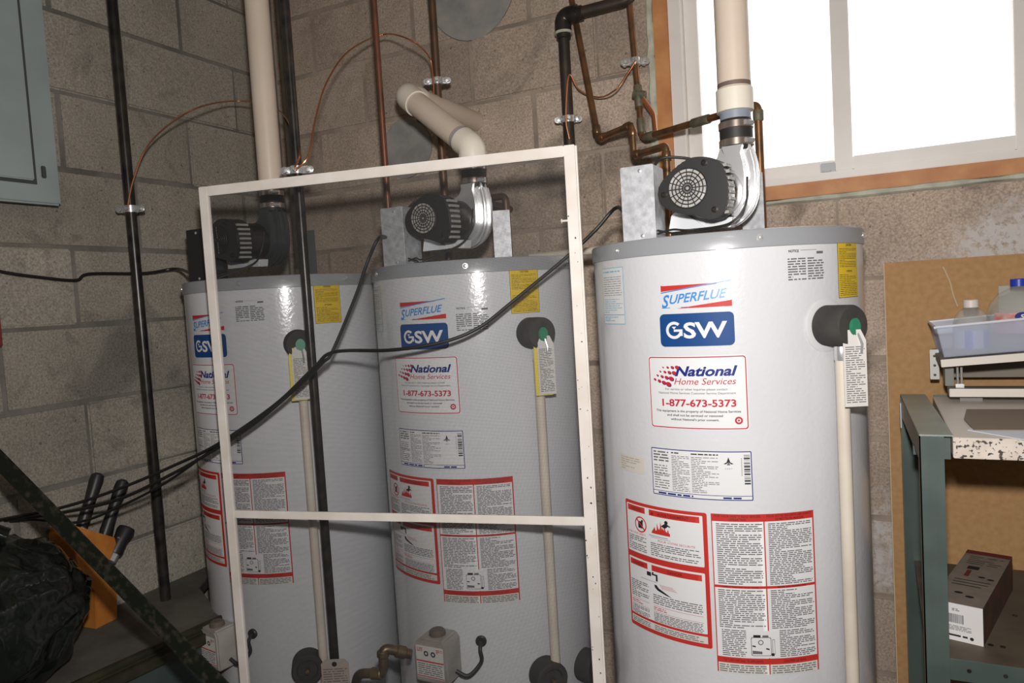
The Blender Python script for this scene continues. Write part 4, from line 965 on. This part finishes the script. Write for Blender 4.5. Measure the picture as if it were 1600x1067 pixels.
for t in (.10, 1.25):
    q = eb+ed*t-sd*.03; MB().box((q.x-.015, q.y-.015, 0), (q.x+.015, q.y+.015, ZS-.030)).build('leg', BENCHM, bn)
    MB().box((.01, q.y-.015, 0), (.04, q.y+.015, ZS-.030)).build('leg', BENCHM, bn)
# knife block
kb = thing('knife_block', (0, 0, 0), 'orange wooden knife block with dark handled knives on the grimy slab', 'knife block')
k0 = aZ(152, 982, ZS); k1_ = aZ(184, 966, ZS); kd = (k1_-k0); kd.z = 0; kd.normalize(); kn_ = Vector((-kd.y, kd.x, 0))
D_ = (k0-CAM).dot(FW)
def kp(px, py, w=0):         # point of the block's side face plane
    n = Vector((kd.y, -kd.x, 0)); d = ray(px, py); t = (k0-CAM).dot(n)/d.dot(n); return CAM+d*t+kn_*w
side = [(152, 982), (184, 968), (183, 897), (163, 896), (165, 882), (178, 858), (178, 838), (160, 830), (122, 820), (115, 835), (124, 898), (138, 918), (150, 935)]
side = [(150, 982), (184, 968), (183, 898), (164, 894), (182, 850), (180, 840), (120, 822), (113, 838), (124, 900), (149, 925)]
vv = [kp(*s_) for s_ in side]; vv2 = [kp(*s_, w=.085) for s_ in side]; n_ = len(vv)
for a in (vv, vv2):
    a[0].z = ZS; a[1].z = ZS
m_ = MB(); m_.add(vv+vv2, [list(range(n_)), list(range(n_, 2*n_))[::-1]]+[[i, (i+1) % n_, n_+(i+1) % n_, n_+i] for i in range(n_)])
m_.build('wood_block', KWOOD, kb, bevel=.0015)
for i, (xa, ya, xb, yb, w_, rr) in enumerate(((152, 826, 178, 740, .055, .0165), (176, 838, 206, 750, .030, .0165), (168, 880, 190, 842, .012, .008), (186, 866, 208, 824, .02, .022), (158, 830, 166, 790, .07, .009), (190, 850, 200, 800, .05, .010))):
    if i in (2, 4): continue
    A, B_ = kp(xa, ya, w_), kp(xb, yb, w_); dd = (B_-A); ln = dd.length; dd.normalize()
    pts = [A, A+dd*ln*.1, A+dd*ln*.5, A+dd*ln*.85, A+dd*ln*.96, B_]
    m_ = MB(); m_.tube(pts, [rr*.85, rr*.95, rr*.85, rr*1.05, rr*.95, rr*.5], 12); hd = m_.build('knife_handle', BLKPL, kb)
    st = MB(); st.tube([A-dd*.02, A+dd*.002], rr*.7, 8); st.build('bolster', STEEL, hd)
    if i == 3:
        for t in (.35, .65):
            q = A+dd*ln*t-FW*rr*.95; MB().lathe([(.0042, -.002), (.0042, .0008), (.0001, .001)], 10, 0, frame(q, -FW)).build('rivet', STEEL, hd)
# black bag
bc = Vector((.185, -1.235, ZS+.165))
me = bpy.data.meshes.new('garbage_bag'); bm = bmesh.new(); bmesh.ops.create_icosphere(bm, subdivisions=5, radius=1)
from mathutils import noise as mn
for v_ in bm.verts:
    n0 = v_.co.normalized(); q = n0*1.6
    w_ = Vector((mn.noise(q*1.1), mn.noise(q*1.1+Vector((5, 2, 7))), mn.noise(q*1.1+Vector((1, 8, 3)))))*.8
    k = 1+.09*mn.noise(q*1.2+Vector((3, 1, 2)))+.11*(1-abs(mn.noise(q*1.5+w_))*3)*.5+.020*(1-abs(mn.noise(q*2.6+w_*2))*3)
    c_ = Vector((n0.x*.175, n0.y*.235, n0.z*.175))*k
    if c_.z < -.155: c_.z = -.155-(.004*mn.noise(q*6))
    if bc.x+c_.x < .012: c_.x = .012-bc.x
    v_.co = c_
kt_ = 0; zm_ = min(v_.co.z for v_ in bm.verts)
bm.to_mesh(me); bm.free(); me.materials.append(BAG); me.polygons.foreach_set('use_smooth', [True]*len(me.polygons))
bag = thing('garbage_bag', (bc.x, bc.y, ZS+.001), 'crumpled shiny black plastic bag lying on the slab at lower left', 'bag')
link('bag_body', me, bag, (0, 0, -zm_))
kt = MB(); kt.tube(spline([(.02, -.05, .30), (.05, -.02, .345), (.03, .03, .36), (.06, .07, .335)]), [.018]*10+[.014]*10+[.02]*11, 12); kt.build('knot', BAG, bag)
# electrical panel on the left wall
br = aX(92, 316, .075)
ep = thing('electrical_panel', (0, br.y, br.z), 'blue grey metal electrical panel on the left wall', 'electrical panel')
PW, PH = .42, .72
MB().box((.001, -PW, .0), (.062, 0, PH)).build('cabinet', PANEL, ep, bevel=.004)
MB().box((.060, -PW-.008, -.008), (.075, .008, PH+.008)).build('cover', PANEL, ep, bevel=.005, seg=3)
MB().box((.074, -PW+.058, .038), (.0765, -.050, PH-.04)).build('door_gap', PANELD, ep)
MB().box((.0765, -PW+.063, .046), (.083, -.058, PH-.046)).build('door', PANEL, ep, bevel=.003)
MB().box((.075, -.038, .055), (.079, -.026, .085)).build('cover_clip', PANELD, ep, bevel=.002)
# dark red box edge at the left margin
rb = aX(6, 541, .03)
tag(MB().box((0, -.16, 0), (.028, 0, .135)).build('red_box', CARDR, None, (.002, rb.y, rb.z), bevel=.003), 'dark red flat box on the left wall at the picture edge', 'box')
# diagonal weathered bar
A_ = aX(-250, 452, .03); B_ = aZ(931, 1660, .0); dd = (B_-A_).normalized()
B_ = B_-dd*0
fr = frame(A_, dd, UP); ln = (B_-A_).length
m_ = MB(); m_.prism([(-.017, -.017), (.017, -.017), (.017, -.013), (-.013, -.013), (-.013, .017), (-.017, .017)], 0, ln, Matrix.Identity(4))
dg = thing('steel_bar', A_, 'dark weathered steel angle bar leaning diagonally across the lower left', 'bar')
dg.matrix_world = fr
m_.build('angle_bar', BARM, dg, bevel=.001)

# ------------------------------------------------------------------ right side: fibreboard, shelf unit and its load
# leaning fibreboard
fb0 = aY(1381, 412, -.012); bY = -.15; th = math.atan2(bY*-1-.012, fb0.z)
fw_, fh = .95, fb0.z/math.cos(th)
fbo = thing('fibreboard', (fb0.x+.0, bY, 0), 'large tan fibreboard sheet leaning on the wall behind the green shelf', 'board')
fbo.rotation_euler = (-th, 0, 0)
fbo.location = (fb0.x, bY-.006, 0.002)
MB().box((0, 0, 0), (fw_, .006, fh)).build('sheet', [FIBRE], fbo, bevel=.0008)
MB().box((-.0012, -.0003, 0), (.0008, .0063, fh)).build('sheet_edge', FIBREDGE, fbo)
sc = MB(); pts = [aY(1474, 416, -.03), aY(1484, 438, -.03), aY(1490, 460, -.035), aY(1497, 478, -.04)]
inv = (Matrix.Translation(fbo.location) @ fbo.rotation_euler.to_matrix().to_4x4()).inverted()
sp_ = [inv @ p for p in pts]; sp_ = [Vector((p.x, -.0002, p.z)) for p in sp_]
sc.tube(spline(sp_), .0016, 6).build('scratch', FIBREDGE, fbo)

# green steel shelf unit
ZU = 1.030; X0b, Yb = 1.9295, -.185; X0f, Yf = 1.944, -.66; WU = .80
su = thing('shelf_unit', (0, 0, 0), 'dark green steel shelf unit at the right edge, before the fibreboard', 'shelf')
def post(x_, y_, mir, front, zt):
    m_ = MB(); s_ = -1 if mir else 1; t = .002
    fy = y_ if front else y_; w_ = .036
    dy = 1 if front else -1
    m_.box((min(x_, x_+s_*w_), min(fy, fy+dy*t), 0), (max(x_, x_+s_*w_), max(fy, fy+dy*t), zt))
    m_.box((min(x_, x_+s_*t), min(fy, fy+dy*w_), 0), (max(x_, x_+s_*t), max(fy, fy+dy*w_), zt))
    for k in (.33, .66): m_.box((min(x_+s_*w_*k, x_+s_*(w_*k+.0015)), fy-.0012*dy if front else fy, 0), (max(x_+s_*w_*k, x_+s_*(w_*k+.0015)), fy+.0002, zt))
    return m_.build('post', GREENST, su)
post(X0f, Yf, False, True, ZU); post(X0b, Yb, False, False, ZU-.001); post(X0f+WU, Yf, True, True, ZU); post(X0b+WU, Yb, True, False, ZU-.001)
def quad_prism(pts, z0_, z1_, nm, m_, par, bev=.001): b_ = MB(); b_.prism(pts, z0_, z1_); return b_.build(nm, m_, par, bevel=bev)
# top: side plates and rails
quad_prism([(X0b, Yb), (X0f, Yf), (X0f+.050, Yf), (X0b+.050, Yb)], ZU, ZU+.0025, 'top_plate', GREENPL, su, .0006)
quad_prism([(X0b, Yb), (X0f, Yf+.036), (X0f+.002, Yf+.036), (X0b+.002, Yb)], ZU-.045, ZU-.001, 'side_rail', GREENST, su, .0004)
MB().box((X0f+.036, Yf+.010, ZU-.040), (X0f+.046, Yf+.013, ZU-.004)).build('corner_gusset', GREENST, su)
MB().box((X0f+.050, Yb-.004, ZU-.040), (X0f+WU, Yb-.002, ZU+.001)).build('back_rail', GREENST, su)
for yy_ in (Yf+.12, Yb-.10): MB().box((X0b+.01, yy_, ZU-.058), (X0f+WU-.01, yy_+.03, ZU-.042)).build('cross_rail', GREENST, su)
sl_ = MB(); sl_.box((X0b-.0016, -.225, ZU-.068), (X0b+.0006, -.195, ZU-.012)); sl_.build('slot_plate', mat('pale_slot', (.52, .60, .66), .4), su, bevel=.0005)
ZL = .650
MB().box((X0f+.004, Yf+.003, ZL), (X0f+WU-.004, Yb-.004, ZL+.002)).build('lower_shelf', mat('rusty_grey_shelf', (.105, .085, .062), .6, .3, col2=(.17, .14, .10), scale=9), su)
fl = MB(); fl.box((X0f+.036, Yf+.001, ZL-.034), (X0f+WU-.036, Yf+.003, ZL+.003)); fl.build('shelf_lip', GREENST, su, bevel=.0008)
for px, py in ((1514, 1034), (1571, 1042)):
    q = aY(px, py, Yf+.001); MB().lathe([(.0035, 0), (.0035, .001), (.0001, .0012)], 12, 0, frame((q.x, Yf+.0008, q.z if ZL-.03 < q.z < ZL else ZL-.014), (0, -1, 0))).build('bolt_hole', IRON, su)
for px, py in ((1548, 1008), (1567, 1011), (1586, 962)):
    q = aZ(px, py, ZL+.002); MB().lathe([(.0045, 0), (.0045, .0008), (.0001, .0009)], 12, 0, Matrix.Translation((q.x, q.y, ZL+.0021))).build('bolt_hole', IRON, su)
MB().box((X0f+.004, Yf+.003, .12), (X0f+WU-.004, Yb-.004, .122)).build('bottom_shelf', GREENST, su)
# white curved edge of something under the lower shelf
bk = aD(1590, 1090, 1.27)
tag(MB().lathe([(.085, 0), (.125, .20), (.131, .204), (.131, .210), (.121, .208), (.082, .004), (.0001, .004)], 36).build('pale_bucket', mat('pale_plastic', (.35, .36, .34), .5), None, (2.24, -.44, .1235)), 'pale plastic bucket under the lower green shelf, rim just showing', 'bucket')
# carton on the lower shelf
cf = aZ(1537, 1011, ZL+.002); hh = vz(cf.x, cf.y, 952).z-(ZL+.002)
cn = aZ(1583, 868, ZL+.002+hh); dirb = Vector((cn.x-cf.x, cn.y-cf.y, 0)); lb = min(dirb.length, .30); dirb.normalize(); dn = Vector((-dirb.y, dirb.x, 0))
cl = aZ(1482, 940, ZL+.002+hh); wb = .078
bo = thing('carton', (cf.x, cf.y, ZL+.0025), 'long white and grey printed carton with barcode end on the lower shelf', 'box', rz=math.atan2(dirb.y, dirb.x)-PI/2)
bo.rotation_euler = (0, 0, math.atan2(dirb.y, dirb.x)-PI/2)
m_ = MB(); m_.add([(-wb, 0, 0), (0, 0, 0), (0, lb, 0), (-wb, lb, 0), (-wb, 0, hh), (0, 0, hh), (0, lb, hh), (-wb, lb, hh)], [(0, 3, 2, 1)], 1)
m_.f += [[4, 5, 6, 7]]; m_.m += [1]; m_.f += [[0, 1, 5, 4]]; m_.m += [0]; m_.f += [[1, 2, 6, 5]]; m_.m += [2]; m_.f += [[2, 3, 7, 6]]; m_.m += [3]; m_.f += [[3, 0, 4, 7]]; m_.m += [2]
m_.build('carton_body', [CARDW, CARDG, CARDD, CARDR], bo, smooth=0)
L = Label(False)
rnd = random.Random(2); u = -wb*.72
while u < -wb*.38:
    t = rnd.choice((.0006, .0009, .0014)); L.rect(u, hh*.48, u+t, hh*.72, GREYI, 1); u += t+rnd.choice((.0006, .001))
L.words(-wb*.75, hh*.28, -wb*.2, hh*.42, 4, GREYI, 1, .4); L.words(-wb*.8, hh*.10, -wb*.3, hh*.18, 1, BLKI, 1, .6); L.disc(-wb*.22, hh*.13, .003, BLKI, 1); L.words(-wb*.6, hh*.80, -wb*.45, hh*.88, 2, GREYI, 1)
link('end_print', L.mesh('end_print'), bo)
L = Label(False)
L.rect(-wb, lb*.93, 0, lb, CARDR, 1); L.words(-wb*.85, lb*.72, -wb*.1, lb*.90, 5, BLKI, 1, .2); L.rect(-wb*.75, lb*.62, -wb*.5, lb*.68, BLKI, 1); L.rect(-wb*.72, lb*.48, -wb*.62, lb*.60, CARDR, 1)
L.disc(-wb*.35, lb*.50, .006, BLKI, 1, .004); L.disc(-wb*.15, lb*.48, .006, BLKI, 1, .004); L.words(-wb*.85, lb*.30, -wb*.1, lb*.44, 3, BLKI, 1, .2); L.disc(-wb*.6, lb*.18, .007, BLKI, 1, .005); L.disc(-wb*.35, lb*.14, .007, BLKI, 1, .005)
tp_ = link('top_print', L.mesh('top_print'), bo, (0, 0, hh)); tp_.rotation_euler = (-PI/2, 0, 0)
# lies flat: u to the right, v along the carton
# laminate board
lf = aY(1490, 716, -.675); lt = aY(1496, 686, -.675)
lam = thing('laminate_board', (lf.x, -.675, ZU-.018+.001), 'thick laminate board with speckled stone edge on the green shelf', 'board')
ltk = .0335
lam.location = (lf.x, -.675, ZU+.0028-.0)
zb0 = lf.z
lam.location.z = zb0
MB().box((0, 0, 0), (WU-.06, .004, ltk)).build('speckled_edge', GRAN, lam, bevel=.001)
MB().box((0, .004, 0), (WU-.06, .46, ltk)).build('slab', [LAMW], lam, bevel=.001)
ZLam = zb0+ltk
# papers
pw = [aZ(1512, 672, ZLam+.001), aZ(1640, 694, ZLam+.001), aZ(1640, 670, ZLam+.001), aZ(1530, 664, ZLam+.001)]
tag(MB().prism([(p.x, p.y) for p in pw], ZLam+.0004, ZLam+.0016).build('paper_sheet', PAPW, smooth=0), 'white paper sheet lying at the front of the laminate board', 'paper')
pw = [aZ(1506, 655, ZLam+.002), aZ(1522, 672, ZLam+.002), aZ(1640, 672, ZLam+.002), aZ(1640, 640, ZLam+.002), aZ(1510, 640, ZLam+.002)]
tag(MB().prism([(p.x, p.y) for p in pw], ZLam+.0018, ZLam+.0030).build('brown_folder', PAPB, smooth=0), 'brown paper folder behind the white sheet on the laminate board', 'paper')
# white laminate drawer-like unit standing on the board
ZD = ZLam+.014
f_ = aZ(1484, 620, ZD); g_ = aZ(1450, 617, ZD)
dw = thing('white_cabinet_piece', (f_.x, f_.y, ZLam+.0005), 'white laminate cabinet piece lying on the board, bin on top', 'cabinet')
ZO = ZD-(ZLam+.0005)
bd = Vector((g_.x-f_.x, g_.y-f_.y, 0)); bl_ = min(bd.length, .42)
t1_ = .0165*1.0
MB().box((0, 0, ZO), (.5, .003, ZO+t1_)).build('bottom_edge', LAMW, dw, bevel=.0006)
MB().box((-.001, .003, ZO), (.5, bl_, ZO+t1_)).build('bottom_board', LAMG, dw, bevel=.0006)
MB().box((.02, .03, 0), (.06, bl_-.02, ZO)).build('runner', LAMG, dw); MB().box((.42, .03, 0), (.46, bl_-.02, ZO)).build('runner', LAMG, dw)
zt0 = zfor(f_.x, f_.y, 574)-(ZLam+.0005)
MB().box((-.004, .10, ZO+t1_), (.012, bl_, zt0)).build('side_board', LAMG, dw, bevel=.0006)
MB().box((.012, .19, ZO+t1_), (.5, .205, zt0+.01)).build('back_board', mat('beige_back', (.26, .23, .18), .7), dw, bevel=.0006)
u0 = aY(1471, 574, f_.y+.0)-Vector(dw.location); u1 = aY(1600, 564, f_.y)-Vector(dw.location); tl = math.atan2(u1.z-u0.z, u1.x-u0.x)
up_ = link('top_board', None, dw, (u0.x, 0, u0.z), (0, -tl, 0))
up_.empty_display_size = .01
MB().box((0, 0, 0), (.5, .003, .0155)).build('board_edge', LAMW, up_, bevel=.0006); MB().box((0, .003, 0), (.5, .26, .0155)).build('board', LAMG, up_, bevel=.0006)
lt_ = MB(); q = aY(1498, 590, f_.y+.02)-Vector(dw.location)
lt_.tube([(q.x-.002, .02, ZO+t1_), (q.x-.002, .02, zt0-.002)], .0022, 8); lt_.tube([(q.x+.005, .02, ZO+t1_), (q.x+.005, .02, zt0-.002)], .0022, 8); lt_.box((q.x-.006, .017, ZO+t1_), (q.x+.009, .023, ZO+t1_+.008)); lt_.build('chrome_hinge', STEEL, dw)
rl = MB(); q = aY(1452, 595, f_.y+.16)-Vector(dw.location); q2_ = aY(1452, 546, f_.y+.16)-Vector(dw.location)
rl.box((q.x+.002, .155, max(q.z, ZO+t1_)), (q.x+.020, .165, q2_.z)); ro = rl.build('drawer_rail', mat('white_rail', (.60, .60, .58), .4), dw, bevel=.001)
for t in (.2, .5, .8): MB().lathe([(.003, 0), (.003, .0008), (.0001, .001)], 10, 0, frame((q.x+.011, .1548, q.z+(q2_.z-q.z)*t), (0, -1, 0))).build('rail_hole', IRON, ro)
# bin on the top board
bz = dw.location.z+u0.z+.0185
bL = aY(1472, 560, f_.y+.01); bR_ = .30
bi = thing('storage_bin', (bL.x, f_.y+.012, bz), 'translucent frosted plastic bin holding two bottles', 'bin')
bi.rotation_euler = (0, -tl, 0)
bhh = aY(1468, 512, f_.y+.01).z-bL.z
m_ = MB(); wl_, dl_ = .30, .20; t = .0018
def binring(z, e): return [(-e, -e*.4, z), (wl_+e, -e*.4, z), (wl_+e, dl_+e, z), (-e, dl_+e, z)]
r0_, r1_ = binring(0, -.004), binring(bhh, .004); r2_ = binring(bhh, .004-t); r3_ = binring(t, -.004-t)
m_.add(r0_+r1_+r2_+r3_, [(0, 3, 2, 1)]+[(i, (i+1) % 4, 4+(i+1) % 4, 4+i) for i in range(4)]+[(4+i, 4+(i+1) % 4, 8+(i+1) % 4, 8+i) for i in range(4)]+[(8+i, 8+(i+1) % 4, 12+(i+1) % 4, 12+i) for i in range(4)]+[(12, 13, 14, 15)])
m_.build('bin_body', BIN, bi)
m_ = MB(); c4 = [Vector(p) for p in binring(bhh, .006)]; m_.tube(c4+[c4[0]], .0028, 8); m_.build('bin_rim', clear('bin_rim_plastic', (.80, .84, .90), .75, .3), bi)
# bottles
def bottle(px, base_z, Y_, neck_top_px, body_r, label, capm, prof, lab_band):
    q = aY(px, neck_top_px, Y_); o = thing('plastic_bottle', (q.x, Y_, base_z), label, 'bottle', 'bottles in the bin')
    H = q.z-base_z
    pr = [(body_r*r_, H*z_) for r_, z_ in prof]
    MB().lathe(pr, 32).build('bottle_body', PET, o)
    rn = pr[-1][0]
    MB().lathe([(rn*1.15, H-.004), (rn*1.15, H+.010), (rn*1.05, H+.0115), (.0001, H+.0115)], 24).build('cap', capm, o)
    m_ = MB(); n = 20; vv = []; ff = []
    z0_, z1_, a0, a1, mt = lab_band
    for i in range(n+1):
        a = math.radians(a0+(a1-a0)*i/n)
        for z_ in (z0_, z1_): vv.append(((body_r*1.004)*math.cos(a), (body_r*1.004)*math.sin(a), H*z_))
    for i in range(n): ff.append((2*i, 2*i+2, 2*i+3, 2*i+1))
    m_.add(vv, ff); m_.build('bottle_label', mt, o)
    return o, H
ofs = bz+.004
stripe = mat('blue_white_wrap', (.05, .20, .55), .4); nt = stripe.node_tree; bb = nt.nodes['Principled BSDF']
tc = nt.nodes.new('ShaderNodeTexCoord'); sp2 = nt.nodes.new('ShaderNodeSeparateXYZ'); mth = nt.nodes.new('ShaderNodeMath'); mth.operation = 'SINE'; mul = nt.nodes.new('ShaderNodeMath'); mul.operation = 'MULTIPLY'; mul.inputs[1].default_value = 190
nt.links.new(tc.outputs['Object'], sp2.inputs[0]); nt.links.new(sp2.outputs['X'], mul.inputs[0]); nt.links.new(mul.outputs[0], mth.inputs[0])
rp = nt.nodes.new('ShaderNodeValToRGB'); rp.color_ramp.elements[0].position = .35; rp.color_ramp.elements[1].position = .45; rp.color_ramp.elements[0].color = (.06, .22, .58, 1); rp.color_ramp.elements[1].color = (.66, .68, .72, 1)
mr = nt.nodes.new('ShaderNodeMapRange'); mr.inputs[1].default_value = -1; mr.inputs[2].default_value = 1; nt.links.new(mth.outputs[0], mr.inputs[0]); nt.links.new(mr.outputs[0], rp.inputs[0]); nt.links.new(rp.outputs[0], bb.inputs['Base Color'])
bottle(1517, ofs, f_.y+.055, 477, .034, 'small clear bottle with white cap and blue striped wrap in the bin', LAMW,
       [(.86, 0), (.98, .03), (1, .10), (1, .56), (.97, .66), (.86, .78), (.66, .88), (.40, .94), (.36, 1.0)], (.12, .50, 200, 345, stripe))
jug, HJ = bottle(1592, ofs, f_.y+.075, 444, .058, 'large clear handled jug with blue cap in the bin', BLUECAP,
       [(.70, 0), (.80, .03), (.84, .10), (.92, .30), (1, .50), (.98, .62), (.88, .74), (.66, .86), (.34, .94), (.24, .96), (.23, 1.0)], (.30, .60, 215, 330, mat('red_jug_wrap', (.55, .10, .08), .4, col2=(.62, .55, .55), scale=30)))
L = Label(False); L.disc(0, 0, .013, NAVY, 1, .009); L.text('S', 0, -.005, .010, PAPER, 2, .008, 'C', .03, .2)
lo_ = link('label_logo', L.mesh('label_logo'), jug, (-.004, -.0605, HJ*.545), (0, 0, 0))
MB().tube(spline([(.035, -.01, HJ*.90), (.060, -.015, HJ*.82), (.064, -.015, HJ*.66), (.054, -.01, HJ*.56)]), .007, 10).build('handle', PET, jug)
tag(MB().box((0, 0, 0), (.10, .004, aY(1560, 447, f_.y+.19).z-ofs)).build('grey_card', GREYCARD, None, (aY(1561, 500, f_.y+.185).x, f_.y+.185, ofs), bevel=.0004), 'pale grey card standing behind the large jug', 'card')
